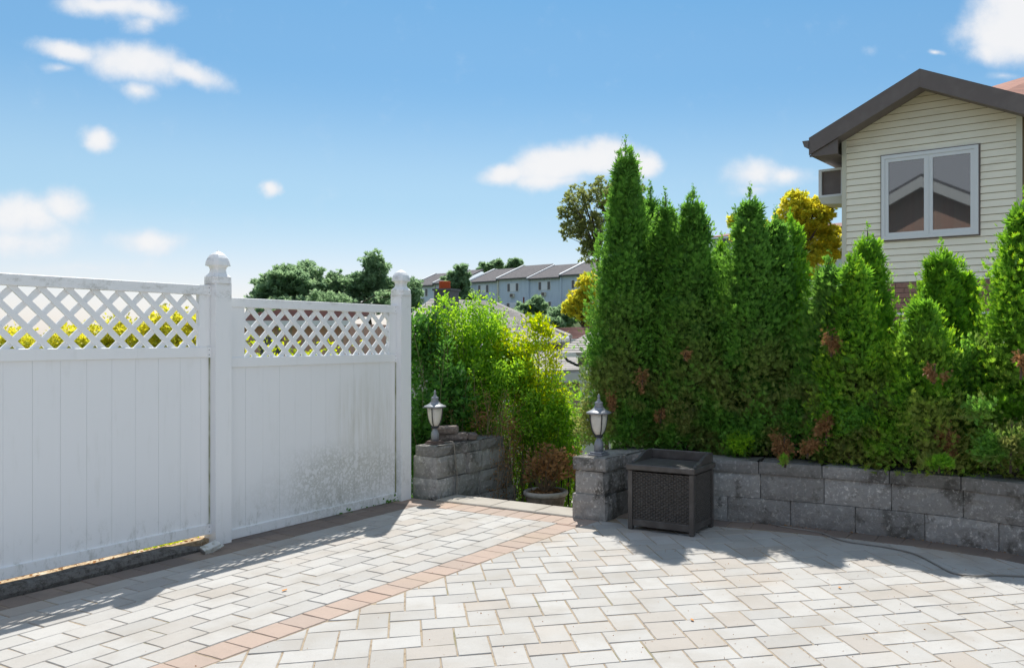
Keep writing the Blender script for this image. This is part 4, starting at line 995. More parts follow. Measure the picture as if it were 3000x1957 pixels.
# moss and litter on the sunny ledge
n = 420; ss = rng.uniform(1.6, 3.85, n); qq = rng.uniform(-5.56, -5.385, n); P = np.array([(*W(a, b), .045) for a, b in zip(ss, qq)])
tag(cards('leaf_litter', KITE, P, rand_unit(n) * np.array([1, 1, .25]), rng.uniform(.010, .026, n), rng.random(n), mat_dead, None, rng.random(n), kind='stuff'), 'dry brown leaf litter on the sunny ledge behind the kerb')
n = 260; ss = 3.55 + rng.normal(size=n) * .10; qq = rng.uniform(-5.50, -5.40, n); P = np.array([(*W(a, b), .045) for a, b in zip(ss, qq)])
tag(cards('moss', KITE, P, rand_unit(n) * np.array([1, 1, .4]) + np.array([0, 0, .8]), rng.uniform(.010, .022, n), rng.random(n), mat_yel, None, rng.random(n) * .5, kind='stuff'), 'small bright moss patches on the ledge near the first post')

# ------------------------------------------------------------------ planter with a dead plant, iron fence
pc = at(1599, 1435, 8.35); R = .215
pot = empty('planter', (pc.x, pc.y, -.53), 'round tan concrete planter with white rolled rim on the lower step', 'planter')
base = (pc.x, pc.y, -.53); hz = pc.z + .53
mk('bowl', *lathe([(.11, 0), (.13, .02), (.15, hz * .45), (.185, hz * .75), (.198, hz - .055), (.193, hz - .05)], base, 28), mat_pot, pot, smooth=True)
mk('rim', *lathe([(.192, hz - .055), (.212, hz - .048), (.222, hz - .028), (.218, hz - .008), (.205, hz), (.190, hz - .006), (.182, hz - .03)], base, 32), mat_rim, pot, smooth=True)
mk('soil', *lathe([(.18, hz - .05), (.19, hz - .028), (.10, hz - .015), (.01, hz - .01)], base, 20), mat_soil, pot)
st_ = []
for _ in range(46):
    a = random.uniform(0, 6.28); r = random.uniform(.02, .26)
    st_.append(((pc.x + .03 * math.cos(a), pc.y + .03 * math.sin(a), pc.z - .02), (pc.x + .04 + r * 1.15 * math.cos(a), pc.y + r * math.sin(a), pc.z + random.uniform(.12, .46))))
shrub('dead_potted_plant', 'withered brown plant with drooping dry leaves in the round planter', 'dead plant', (pc.x, pc.y, pc.z - .02), st_, mat_dead, (.035, .075), 60, .05, .7, bare=.4, tmpl=KITE, stem_mat=mat_twig, r0=.006)
n = 240; P = np.array([(pc.x + r * math.cos(a), pc.y + r * math.sin(a), pc.z - .012) for a, r in zip(rng.uniform(0, 6.28, n), rng.uniform(0, .17, n))])
tag(cards('leaf_litter', KITE, P, rand_unit(n) * np.array([1, 1, .4]), rng.uniform(.02, .04, n), rng.random(n), mat_dead, None, rng.random(n), kind='stuff'), 'dry leaves covering the soil of the planter')
ifn = empty('iron_fence', (*at(1690, 1480, 8.8).xy, -.6), 'short black wrought-iron railing behind the planter', 'railing')
a = at(1560, 1354, 8.9); b = at(1745, 1354, 8.3)
mk('top_rail', *tube([(a.x, a.y, a.z), (b.x, b.y, a.z)], .011, 6), mat_iron, ifn); mk('bottom_rail', *tube([(a.x, a.y, -.48), (b.x, b.y, -.48)], .009, 6), mat_iron, ifn)
for k in range(9):
    p = Vector((a.x, a.y)).lerp(Vector((b.x, b.y)), (k + .3) / 9); mk('picket', *tube([(p.x, p.y, -.58), (p.x, p.y, a.z + .02)], .0065, 5), mat_iron, ifn)

# ------------------------------------------------------------------ trees
def tree(name, label, cat, base, blobs, ncard, size, mat, trunkr=.25, tipk=.4, group=None, tmpl=CLUMP, limbs=7, shell=.5, sparse=None):
    """blobs: (centre, radii) crown lobes; leaves gather in clumps spread over the lobes with gaps between"""
    t = empty(name, base, label, cat, group); vol = np.array([b[1][0] * b[1][2] for b in blobs]); pr = vol / vol.sum()
    ncl = max(30, ncard // (28 if not sparse else sparse)); idx = rng.choice(len(blobs), ncl, p=pr)
    C = np.array([b[0] for b in blobs])[idx]; Rr = np.array([b[1] for b in blobs])[idx]
    v = rand_unit(ncl); cl = C + v * Rr * (shell + (1 - shell) * rng.random(ncl))[:, None] * rng.uniform(.75, 1.08, ncl)[:, None]
    crad = np.mean([b[1][0] for b in blobs]) * (.20 if not sparse else .16)
    k = rng.integers(0, ncl, ncard); off = rand_unit(ncard) * (rng.random(ncard) ** .5)[:, None] * crad * np.array([1.25, 1.25, .8])
    pos = cl[k] + off
    axis = (pos - C[k]) * .6 + off * 2 + rng.normal(size=(ncard, 3)) * .3 * crad + np.array([0, 0, -.1 * crad])
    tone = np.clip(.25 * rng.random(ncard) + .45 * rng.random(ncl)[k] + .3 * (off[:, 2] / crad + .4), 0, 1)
    cards('crown', tmpl, pos, axis, rng.uniform(*size, ncard), tone, mat, t, np.clip(tipk * rng.random(ncard) * 1.3, 0, 1))
    parts = []; b0 = Vector(base); cc = Vector(tuple(np.average(np.array([b[0] for b in blobs]), axis=0, weights=pr)))
    fork = b0.lerp(cc, .55 if not sparse else .86); parts.append(tube([b0 - Vector((0, 0, .5)), b0.lerp(fork, .5), fork], [trunkr, trunkr * .8, trunkr * .6], 8))
    for i in range(min(limbs * 3, ncl)):
        e = Vector(tuple(cl[i])); md = fork.lerp(e, .5) + Vector((0, 0, (e - fork).length * .08)); parts.append(tube([fork, md, e], [trunkr * (.45 if not sparse else .3), trunkr * (.22 if not sparse else .16), trunkr * .06], 5, False))
    mk('trunk', *rmesh(parts), mat_bark, t)
    return t
def fblobs(L, dy=1.0):
    """lobes sighted at (px, py, D, half width px, half height px)"""
    out = []
    for x_, y_, D, rx, ry in L:
        p = at(x_, y_, D); out.append(((p.x, p.y, p.z), (rx * D / F, rx * D / F * dy, ry * D / F)))
    return out
def gz(p): return hterr(p.x, p.y)
def far_tree(label, L, n, size, mat=mat_far, name='distant_tree', cat='tree', tr=.3, tk=.35, group='trees on the far hillside', **k):
    if mat in (mat_gold, mat_mid): n = int(n * 2.4); size = (size[0] * .5, size[1] * .6); k.setdefault('shell', .3); k['sparse'] = 15
    if mat is mat_far: n = int(n * 2.3); size = (size[0] * .55, size[1] * .6); k.setdefault('sparse', 24); k.setdefault('shell', .35)
    bl = fblobs(L); c = at(L[0][0], L[0][1], L[0][2]); return tree(name, label, cat, (c.x, c.y, gz(c)), bl, n, size, mat, tr, tk, group, **k)
far_tree('broad round dark green tree beyond the far fence panel', [(860, 840, 85, 110, 50), (800, 850, 85, 60, 45), (900, 800, 86, 55, 32), (850, 815, 85, 60, 35), (770, 885, 84, 50, 30), (940, 850, 86, 50, 40)], 5200, (.35, .75))
far_tree('tall uneven dark tree left of the second fence post', [(1100, 780, 88, 42, 42), (1080, 830, 88, 60, 42), (1020, 845, 87, 60, 45), (1120, 860, 88, 50, 55), (980, 820, 87, 28, 22), (1040, 900, 87, 90, 30)], 5200, (.30, .65))
far_tree('dark tree low behind the fence filling in between the two hillside trees', [(960, 890, 83, 90, 40), (860, 905, 82, 110, 30), (1150, 890, 84, 60, 40), (1205, 870, 84, 30, 55)], 3600, (.35, .7))
far_tree('dark bushy tree between the two townhouse rows', [(1345, 850, 118, 42, 45), (1350, 805, 118, 25, 28), (1320, 820, 118, 22, 25), (1370, 880, 117, 35, 30)], 3000, (.45, .9))
far_tree('small tree rising behind the townhouse roofs, left one', [(1425, 785, 165, 28, 14), (1455, 775, 165, 20, 14)], 700, (.6, 1.1), group='trees behind the townhouse roofs')
far_tree('small tree rising behind the townhouse roofs, right one', [(1510, 775, 168, 24, 18), (1490, 788, 168, 28, 12)], 800, (.6, 1.1), group='trees behind the townhouse roofs')
far_tree('feathery blue-green tree in front of the townhouse deck', [(1560, 905, 100, 42, 32), (1575, 890, 100, 20, 26), (1530, 925, 99, 30, 22)], 1800, (.4, .8))
far_tree('grey-green bushes on the slope below the townhouses', [(1650, 925, 96, 50, 28), (1690, 900, 97, 30, 30), (1600, 945, 95, 70, 16), (1500, 930, 97, 50, 16)], 2400, (.4, .8), name='hillside_bush', cat='bush')
far_tree('yellow-leaved tree at the left edge of the tall arborvitae', [(1720, 850, 32, 40, 55), (1690, 895, 32, 38, 45), (1725, 930, 32, 30, 45), (1665, 905, 32, 22, 20)], 2600, (.10, .22), mat_gold, name='yellow_tree', tr=.12, tk=.9, group=None, tmpl=CLUMP)
far_tree('open-branched ash tree behind the tallest arborvitae against the sky', [(1790, 600, 24, 45, 60), (1700, 590, 24, 55, 60), (1760, 560, 24, 50, 45), (1680, 665, 24, 45, 50), (1740, 680, 24, 45, 80), (1860, 580, 24, 40, 60), (1720, 735, 24, 35, 35), (1650, 620, 24, 22, 30)], 3400, (.07, .15), mat_mid, name='ash_tree', tr=.07, tk=.5, group=None, sparse=16, limbs=16, shell=.35)
far_tree('tall yellow and green tree between the hedge and the cream house', [(2370, 640, 17, 75, 60), (2330, 590, 17, 45, 30), (2420, 610, 17, 40, 30), (2300, 660, 17, 50, 50), (2420, 720, 17, 60, 70), (2340, 760, 17, 80, 80), (2250, 720, 17, 60, 60), (2150, 650, 17.5, 22, 16), (2160, 690, 17.5, 25, 25)], 6500, (.07, .15), mat_gold, name='yellow_tree', tr=.14, tk=.95, group=None, sparse=18, limbs=12, shell=.3)
# golden bushes in front of the near fence panel's lattice
far_tree('golden-yellow treetops beyond the near fence panel, left half of the lattice', [(40, 1010, 13, 110, 55), (190, 1005, 13, 100, 55), (330, 985, 13.5, 90, 60), (120, 1100, 13, 240, 80)], 6500, (.05, .11), mat_gold, name='golden_tree', tr=.08, tk=.8, group='golden trees beyond the fence')
far_tree('golden-yellow treetop beyond the near fence panel, next to the first post', [(470, 965, 14, 85, 65), (560, 960, 14.5, 70, 60), (640, 1010, 14, 80, 60), (500, 1070, 14, 160, 80)], 5200, (.05, .11), mat_gold, name='golden_tree', tr=.08, tk=.8, group='golden trees beyond the fence')

# ------------------------------------------------------------------ buildings
def wallframe(ang_deg, p0):
    """local frame of a facade: e runs along it to the right, nrm points towards the viewer"""
    a = math.radians(ang_deg); e = Vector((math.cos(a), -math.sin(a), 0)); n_ = Vector((-math.sin(a), -math.cos(a), 0)); return Vector((p0[0], p0[1], 0)), e, n_
def fbox(fr, a0, a1, d0, d1, z0, z1):
    o, e, n_ = fr
    P = [o + e * a0 + n_ * d1, o + e * a1 + n_ * d1, o + e * a1 + n_ * d0, o + e * a0 + n_ * d0]
    return boxpts(*[(p.x, p.y) for p in P], z0, z1)
def fprism(fr, poly, d0, d1):
    """extrude an outline (a, z) from depth d0 to d1 (towards the viewer)"""
    o, e, n_ = fr; n = len(poly)
    V = [tuple(o + e * a + n_ * d1 + Vector((0, 0, z))) for a, z in poly] + [tuple(o + e * a + n_ * d0 + Vector((0, 0, z))) for a, z in poly]
    return V, [tuple(range(n)), tuple(range(2 * n - 1, n - 1, -1))] + [((i + 1) % n, i, i + n, (i + 1) % n + n) for i in range(n)]
def onwall(fr, x_, y_):
    o, e, n_ = fr; r = (x_ - CX) / F
    # (o + e t): X = r*Y
    t = (r * o.y - o.x) / (e.x - r * e.y); Y = o.y + e.y * t; return t, EYE + (HY - y_) * Y / F
# cream house
HD = 15.0; ph = at(2581, 700, HD); fr = wallframe(35, (ph.x, ph.y))
house = empty('cream_house', (ph.x, ph.y, 0), 'cream clapboard house gable with brown eaves and a double window above brown brick', 'house')
aL, _ = onwall(fr, 2471, 700); aR, _ = onwall(fr, 2990, 600); aP, zP = onwall(fr, 2712, 262); _, zL = onwall(fr, 2478, 408); _, zB = onwall(fr, 2614, 827)
_, zR = onwall(fr, 2990, 335)
slL = (zP - zL) / (aP - aL); slR = (zP - zR) / (aR - aP)
mk('wall', *fprism(fr, [(aL + .02, -1.5), (aR + 2.6, -1.5), (aR + 2.6, zR - .05), (aR, zR), (aP, zP), (aL + .02, zL)], -6, -.0), mat_back, house)
ex = .118; z = zB; kx = 0
while z < zP - .05:
    z1 = z + ex; poly = [(aL + .05, z), (aR - .05, z), (aR - .05, z1 - .010), (aL + .05, z1 - .010)]
    poly = clip(poly, slL, -1, slL * aL - zL + .01); poly = clip(poly, -slR, -1, -slR * aR - zR + .01) if poly else None
    if poly and len(poly) > 2 and abs(area(poly)) > .005:
        o, e, n_ = fr; n = len(poly); V = []
        for a, zz in poly:
            V.append(tuple(o + e * a + n_ * (.019 - .017 * (zz - z) / ex) + Vector((0, 0, zz))))
        for a, zz in poly: V.append(tuple(o + e * a + n_ * .0005 + Vector((0, 0, zz))))
        mk('siding_board', V, [tuple(range(n)), tuple(range(2 * n - 1, n - 1, -1))] + [((i + 1) % n, i, i + n, (i + 1) % n + n) for i in range(n)], mat_siding, house)
    z = z1
for a0, a1 in ((aL - .02, aL + .06), (aR - .06, aR + .03)): mk('corner_board', *fbox(fr, a0, a1, .001, .03, zB - .01, zL + .02 if a0 < 1 else zR), mat_cornr, house)
# set-back wall to the right of the gable
mk('side_wall', *fbox(fr, aR + .031, aR + 2.6, -.30, -.015, zB, zR + .2), mat_siding, house)
# window
wl0, zt0 = onwall(fr, 2581, 457); wl1, zt1 = onwall(fr, 2873, 421); _, zb0 = onwall(fr, 2581, 710)
zt = (zt0 + zt1) / 2
win = mk('window', *rmesh([fbox(fr, wl0, wl1, .001, .026, zb0, zt)]), mat_fascia, house)
ins = .035; fw = .075; mid = (wl0 + wl1) / 2
def frame(a0, a1, z0, z1, w, d0, d1): return rmesh([fbox(fr, a0, a1, d0, d1, z0, z0 + w), fbox(fr, a0, a1, d0, d1, z1 - w, z1), fbox(fr, a0, a0 + w, d0, d1, z0 + w, z1 - w), fbox(fr, a1 - w, a1, d0, d1, z0 + w, z1 - w)])
mk('frame', *frame(wl0 + .025, wl1 - .025, zb0 + .025, zt - .025, .06, .028, .07), mat_trimw, win)
for a0, a1 in ((wl0 + .087, mid - .012), (mid + .012, wl1 - .087)):
    mk('sash', *frame(a0, a1, zb0 + .087, zt - .087, .06, .028, .058), mat_trimw, win)
    mk('pane', *fbox(fr, a0 + .062, a1 - .062, .036, .040, zb0 + .149, zt - .149), mat_glass, win)
mk('mullion', *fbox(fr, mid - .010, mid + .010, .028, .066, zb0 + .087, zt - .087), mat_trimw, win)
o_, e_, n__ = fr
# curtain and dim room behind the glass
V, Fc = [], []
for k in range(41):
    a = wl0 + .15 + (mid - wl0 - .2) * .62 * k / 40; d = .030 + .003 * math.sin(k * 1.3)
    for zz in (zb0 + .15, zt - .15): V.append(tuple(o_ + e_ * a + n__ * d + Vector((0, 0, zz))))
for k in range(40): Fc.append((2 * k, 2 * k + 2, 2 * k + 3, 2 * k + 1))
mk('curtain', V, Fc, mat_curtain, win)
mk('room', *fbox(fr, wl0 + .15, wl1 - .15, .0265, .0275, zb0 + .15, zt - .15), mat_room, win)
# brick base
zc = zB - .012; mk('brick_backing', *fbox(fr, aL + .03, aR - .03, -.02, .012, -1, zB - .004), mat_mortar, house)
bw, bh = .30, .088; r_ = 0; me_b = None
while zc > .9:
    if abs(zc - (zB - .012 - bh * 6)) < .01:
        mk('ledge', *fbox(fr, aL, aR, .0125, .06, zc - .045, zc - .002), mat_trimw, house); zc -= .05
    a = aL + .04 - (r_ % 2) * bw / 2
    while a < aR - .05:
        a0, a1 = max(a, aL + .04), min(a + bw, aR - .04)
        if a1 - a0 > .05:
            if a1 - a0 > bw - .001 and me_b is not None:
                ob = link('brick', me_b, house, tuple(o_ + e_ * a0 + Vector((0, 0, zc - bh))))
            else:
                V, Fc = fbox(fr, 0, a1 - a0 - .010, .0125, .030, 0, bh - .010); V = [tuple(Vector(v) - o_) for v in V]
                me = bpy.data.meshes.new('brick'); me.from_pydata(V, [], Fc); me.materials.append(mat_brick)
                if a1 - a0 > bw - .001: me_b = me
                link('brick', me, house, tuple(o_ + e_ * a0 + Vector((0, 0, zc - bh))))
        a += bw
    zc -= bh; r_ += 1
# roof with deep eaves
ov, oh = .40, .50; th = .22
eL = aL - oh; eR = aR + 1.6; rp_ = .16
def zl(a): return zP + rp_ - slL * (aP - a)
def zr(a): return zP + rp_ - slR * (a - aP)
mk('roof_slope', *fprism(fr, [(eL, zl(eL) - .03), (aP, zP + rp_ - .03), (aP, zP + rp_ + .05), (eL, zl(eL) + .05)], -6, ov - .04), mat_sh_dark, house)
mk('roof_slope', *fprism(fr, [(aP, zP + rp_ - .03), (eR, zr(eR) - .03), (eR, zr(eR) + .05), (aP, zP + rp_ + .05)], -6, ov - .04), mat_sh_dark, house)
mk('rake_board', *fprism(fr, [(eL, zl(eL) - th), (aP, zP + rp_ - th), (aP, zP + rp_ + .09), (eL, zl(eL) + .09)], ov - .035, ov), mat_fascia, house)
mk('rake_board', *fprism(fr, [(aP + .001, zP + rp_ - th), (eR, zr(eR) - th), (eR, zr(eR) + .09), (aP + .001, zP + rp_ + .09)], ov - .035, ov), mat_fascia, house)
mk('soffit', *fprism(fr, [(eL + .02, zl(eL) - th + .02), (aP, zP + rp_ - th + .02), (aP, zP + rp_ - th + .05), (eL + .02, zl(eL) - th + .05)], .03, ov - .036), mat_fascia, house)
mk('soffit', *fprism(fr, [(aP, zP + rp_ - th + .02), (eR, zr(eR) - th + .02), (eR, zr(eR) - th + .05), (aP, zP + rp_ - th + .05)], .03, ov - .036), mat_fascia, house)
mk('eave_soffit', *fbox(fr, eL + .02, aL - .021, -6, ov - .04, zl(eL) - th - .02, zl(eL) - th + .0), mat_soffit, house)
mk('eave_return', *fprism(fr, [(eL + .0, zl(eL) - th - .03), (aL + .02, zl(eL) - th - .03), (aL + .02, zl(aL) - th - .003), (eL, zl(eL) - th - .003)], ov - .07, ov - .036), mat_fascia, house)
mk('gutter', *fprism(fr, [(eL - .12, zl(eL) + .04), (eL - .08, zl(eL) - .07), (eL - .02, zl(eL) - .10), (eL - .002, zl(eL) - .10), (eL - .002, zl(eL) + .04)], -6, ov + .02), mat_fascia, house)
# main salmon roof behind on the right
r0 = onwall(fr, 2905, 255)
def P3(x_, y_, D): return tuple(at(x_, y_, D))
V = [P3(2870, 300, 19), P3(3100, 330, 17.5), P3(3120, 190, 21), P3(2880, 262, 22)]
V2 = [(v[0], v[1], v[2] - .12) for v in V]
mk('main_roof', V + V2, [(0, 1, 2, 3), (7, 6, 5, 4), (0, 4, 5, 1), (1, 5, 6, 2), (2, 6, 7, 3), (3, 7, 4, 0)], mat_sh_red, house)
# window air conditioner on the hidden side wall
ac = empty('window_air_conditioner', tuple(o_ + e_ * aL - n__ * .8 + Vector((0, 0, 4))), 'white boxed air conditioner sticking out of the left wall of the cream house', 'air conditioner')
_, za = onwall(fr, 2440, 482); _, zb = onwall(fr, 2440, 560)
a0 = aL - .60; d0, d1 = -.95, -.35
mk('casing', *rmesh([fbox(fr, a0, aL - .021, d0, d1, za - .04, za), fbox(fr, a0, aL - .021, d0, d1, zb - .04, zb), fbox(fr, a0, a0 + .06, d1 - .04, d1, zb, za - .04), fbox(fr, a0 + .06, aL - .021, d0, d0 + .04, zb, za - .04), fbox(fr, aL - .17, aL - .14, d1 - .04, d1, zb, za - .04), fbox(fr, a0, a0 + .03, d0 + .04, d1 - .04, zb, za - .04)]), mat_trimw, ac)
mk('grille', *fbox(fr, a0 + .062, aL - .022, d1 - .08, d1 - .05, zb + .002, za - .042), mat_fascia, ac)
V, Fc = fprism(fr, [(a0, zb - .042), (a0 + .06, zb - .16), (aL - .021, zb - .20), (aL - .021, zb - .042)], d0, d1); mk('bracket', V, Fc, mat_cornr, ac)

# brown-roofed building far behind the hedge
bb = empty('brown_roof_building', at(2200, 900, 60), 'low building with a dark brown roof glimpsed behind the yellow tree', 'building')
frb = wallframe(38, tuple(at(2085, 700, 62).xy))
def farhouse(fr_, a0, a1, depth, zbase, zeave, parent, wall, roofm, rise=1.6, over=.3, ridge_off=.5):
    mk('wall', *fbox(fr_, a0, a1, -depth, 0, zbase, zeave), wall, parent)
    o, e, n_ = fr_
    A = [o + e * (a0 - over) + n_ * over, o + e * (a1 + over) + n_ * over, o + e * (a1 + over) - n_ * depth * ridge_off, o + e * (a0 - over) - n_ * depth * ridge_off, o + e * (a1 + over) - n_ * (depth + over), o + e * (a0 - over) - n_ * (depth + over)]
    zz = [zeave, zeave, zeave + rise, zeave + rise, zeave, zeave]
    V = [(p.x, p.y, z + .08) for p, z in zip(A, zz)] + [(p.x, p.y, z) for p, z in zip(A, zz)]
    Fc = [(0, 1, 2, 3), (3, 2, 4, 5), (9, 8, 7, 6), (11, 10, 8, 9), (0, 6, 7, 1), (5, 4, 10, 11), (1, 7, 8, 2), (2, 8, 10, 4), (0, 3, 9, 6), (3, 5, 11, 9)]
    return mk('roof', V, Fc, roofm, parent)
farhouse(frb, 0, 16, 9, 0, EYE + (HY - 690) * 60 / F, bb, mat_white_wall, mat_sh_brn, rise=.9)
mk('window', *fbox(frb, .6, 2.0, 0.01, .06, EYE + (HY - 720) * 61 / F, EYE + (HY - 700) * 61 / F), mat_fglass, bb)
mk('rooftop_box', *fbox(frb, 9.4, 11.4, -5, -3, EYE + (HY - 660) * 62 / F, EYE + (HY - 608) * 55 / F), mat_dkgrey, bb)

# townhouse rows on the hill
def townrow(label, x0, y0, D0, x1, y1, D1, units, zbase, first=True):
    p0, p1 = at(x0, y0, D0), at(x1, y1, D1); L = (p1.xy - p0.xy).length; ang = math.degrees(math.atan2(p0.y - p1.y, p1.x - p0.x))
    f_ = wallframe(ang, (p0.x, p0.y)); ze = (p0.z + p1.z) / 2
    t = empty('townhouse_row', (p0.x, p0.y, zbase), label, 'houses', 'blue-grey townhouse rows on the hill'); o, e, n_ = f_
    mk('wall', *fbox(f_, 0, L, -9, 0, zbase, ze), mat_blues, t)
    uw = L / units
    for k in range(units):
        st_ = (k % 2) * .25; a0, a1 = k * uw, (k + 1) * uw
        # roof face rising away from the viewer, with a bright rake strip where two units meet
        A = [o + e * (a0 - .05) + n_ * .5, o + e * (a1 - .05) + n_ * .5, o + e * (a1 - .05 + 1.4) - n_ * 4.5, o + e * (a0 - .05 + 1.4) - n_ * 4.5]; Zs = [ze - .1 + st_, ze - .1 + st_, ze + 2.3 + st_, ze + 2.3 + st_]
        V = [(p.x, p.y, z) for p, z in zip(A, Zs)] + [(p.x, p.y, z - .22) for p, z in zip(A, Zs)]
        mk('roof', V, [(0, 1, 2, 3), (7, 6, 5, 4), (0, 4, 5, 1), (1, 5, 6, 2), (2, 6, 7, 3), (3, 7, 4, 0)], mat_sh_dark, t)
        q = [A[0], A[0] + e * .30, A[3] + e * .30, A[3]]
        V = [(p.x, p.y, z + .16) for p, z in zip(q, (Zs[0], Zs[0], Zs[3], Zs[3]))] + [(p.x, p.y, z + .003) for p, z in zip(q, (Zs[0], Zs[0], Zs[3], Zs[3]))]
        mk('rake_strip', V, [(0, 1, 2, 3), (7, 6, 5, 4), (0, 4, 5, 1), (1, 5, 6, 2), (2, 6, 7, 3), (3, 7, 4, 0)], mat_trimw, t)
        mk('party_wall_strip', *fbox(f_, a0 + .002, a0 + .25, .002, .25, zbase, ze - .12), mat_cornr if k == 1 else mat_blues, t)
        c = a0 + uw * .5
        for (zc_, hgt, wd) in ((ze - 1.35, 1.25, 2.5), (ze - 4.6, 1.4, 2.8)):
            w = mk('window', *fbox(f_, c - wd / 2 - .08, c + wd / 2 + .08, .002, .05, zc_ - hgt / 2 - .08, zc_ + hgt / 2 + .08), mat_trimw, t)
            for u0, u1 in ((0, .24), (.26, .74), (.76, 1)):
                mk('pane', *fbox(f_, c - wd / 2 + wd * u0 + .03, c - wd / 2 + wd * u1 - .03, .052, .07, zc_ - hgt / 2, zc_ + hgt / 2), mat_fglass if u0 != .26 else mat_curtain, w)
        a_ = mk('air_conditioner', *fbox(f_, c - .45, c + .35, .002, .35, ze - 2.95, ze - 2.35), mat_cornr, t)
        mk('grille', *fbox(f_, c - .36, c + .26, .352, .37, ze - 2.88, ze - 2.42), mat_soffit, a_)
        if k == 1: dr = mk('door', *fbox(f_, a0 + .9, a0 + 1.8, .002, .08, ze - 6.0, ze - 3.9), mat_trimw, t); mk('pane', *fbox(f_, a0 + 1.1, a0 + 1.6, .082, .1, ze - 5.5, ze - 4.2), mat_fglass, dr)
    return f_, ze, t
f_, ze, tr_ = townrow('long row of blue-grey townhouses with dark roofs on the hill above the shrubs', 1375, 827, 144, 1745, 802, 127, 4, 5.0)
townrow('separate blue-grey townhouse at the left end of the hill, partly behind the fence post', 1205, 838, 150, 1345, 828, 143, 2, 5.0)
dk = empty('red_deck', tuple(f_[0] + f_[1] * 12 + f_[2] * 1.5 + Vector((0, 0, ze - 6.4))), 'small red wooden deck railing in front of the townhouse row', 'deck')
mk('platform', *fbox(f_, 8.6, 15.5, .5, 3.2, ze - 6.6, ze - 6.4), mat_redwood, dk); mk('handrail', *fbox(f_, 8.6, 15.5, 3.05, 3.2, ze - 5.3, ze - 5.1), mat_redwood, dk)
for k in range(15): mk('baluster', *fbox(f_, 8.6 + k * .49, 8.7 + k * .49, 3.08, 3.18, ze - 6.4, ze - 5.3), mat_redwood, dk)
for k in (0, 6.8): mk('post', *fbox(f_, 8.6 + k, 8.8 + k, 2.9, 3.04, ze - 8, ze - 3.2), mat_redwood, dk)

# grey hip-roofed neighbour below, its chimney, garage and porch
def sheet(name, P, th, mat, parent, kind=None):
    n = len(P); V = list(P) + [(p[0], p[1], p[2] - th) for p in P]
    return mk(name, V, [tuple(range(n)), tuple(range(2 * n - 1, n - 1, -1))] + [((i + 1) % n, i, i + n, (i + 1) % n + n) for i in range(n)], mat, parent, kind=kind)
def shingled(P, rows, parent, mat, th=.06):
    """roof face P = (eave left, eave right, ridge right, ridge left) clad in overlapping shingle courses"""
    a, b, c, d = [Vector(p) for p in P]; parts = []; nrm = (b - a).cross(d - a).normalized()
    if nrm.z < 0: nrm = -nrm
    for i in range(rows):
        u0, u1 = i / rows, (i + 1.12) / rows; u1 = min(u1, 1)
        L0, L1, R0, R1 = a.lerp(d, u0), a.lerp(d, u1), b.lerp(c, u0), b.lerp(c, u1)
        V = [L0 + nrm * th, R0 + nrm * th, R1 + nrm * .01, L1 + nrm * .01, L0 - nrm * .02, R0 - nrm * .02, R1 - nrm * .02, L1 - nrm * .02]
        parts.append(([tuple(v) for v in V], [(0, 1, 2, 3), (0, 4, 5, 1), (1, 5, 6, 2), (3, 7, 4, 0)]))
    return mk('shingle_courses', *rmesh(parts), mat, parent, kind='stuff')
nh = empty('hip_roof_house', (*at(1450, 1100, 20).xy, -3.6), 'grey-shingled hip-roofed house below the patio behind the shrubs', 'house')
RL, RR_ = at(1262, 876, 21), at(1440, 884, 20.5)
EL, ER_, ERB = at(1100, 1010, 17.5), at(1690, 985, 17.6), at(1640, 968, 22)
shingled([tuple(at(1120, 1045, 17)), tuple(at(1668, 988, 17.6)), tuple(RR_), tuple(RL)], 34, nh, mat_sh_grey, .022)
sheet('roof_hip', [tuple(at(1672, 988, 17.6)), tuple(at(1600, 955, 23)), tuple(RR_)], .1, mat_sh_grey, nh)
sheet('roof_hip', [tuple(at(1120, 1045, 17)), tuple(RL), tuple(at(1160, 950, 24))], .1, mat_sh_grey, nh)
mk('ridge_cap', *tube([tuple(RR_), tuple(at(1600, 957, 18.5)), tuple(at(1672, 986, 17.5))], .05, 5), mat_sh_grey, nh)
frn = wallframe(10, tuple(at(1290, 1100, 18.0).xy))
ze_ = at(1500, 1000, 18).z
mk('wall', *fbox(frn, -1.5, 2.75, -4.5, -.6, -3.6, ze_ + .05), mat_white_wall, nh)
w = mk('window', *fbox(frn, 1.75, 2.5, -.598, -.55, at(1600, 1068, 18.3).z, at(1600, 1012, 18.3).z), mat_fglass, nh)
mk('gutter', *tube([(*at(1120, 1047, 16.95).xy, at(1120, 1047, 16.95).z), tuple(at(1668, 992, 17.5))], .06, 6), mat_trimw, nh)
mk('lower_roof', *rmesh([sheet_ for sheet_ in []]), mat_sh_grey, nh) if False else None
shingled([tuple(at(1530, 1090, 15.2)), tuple(at(1715, 1085, 15.2)), tuple(at(1700, 1022, 17.4)), tuple(at(1560, 1030, 17.4))], 12, nh, mat_sh_grey, .02)
mk('fascia', *fbox(wallframe(0, tuple(at(1525, 1090, 15.2).xy)), 0, 1.25, -.05, .03, at(1525, 1120, 15.2).z, at(1525, 1092, 15.2).z), mat_white_wall, nh)
frg = wallframe(0, tuple(at(1540, 1130, 15.3).xy))
gr = mk('garage_wall', *fbox(frg, -.9, 1.35, -3, -.05, -3.6, at(1540, 1100, 15.3).z), mat_white_wall, nh)
mk('garage_door', *fbox(frg, .05, 1.02, -.048, .0, -3.3, at(1540, 1112, 15.3).z), mat_tan_door, nh)
ch = empty('chimney', (*at(1300, 900, 19.5).xy, 0), 'dark grey chimney with an orange clay pot above the grey hip roof', 'chimney')
fc = wallframe(20, tuple(at(1272, 880, 19.5).xy)); c1 = at(1300, 846, 19.5).z
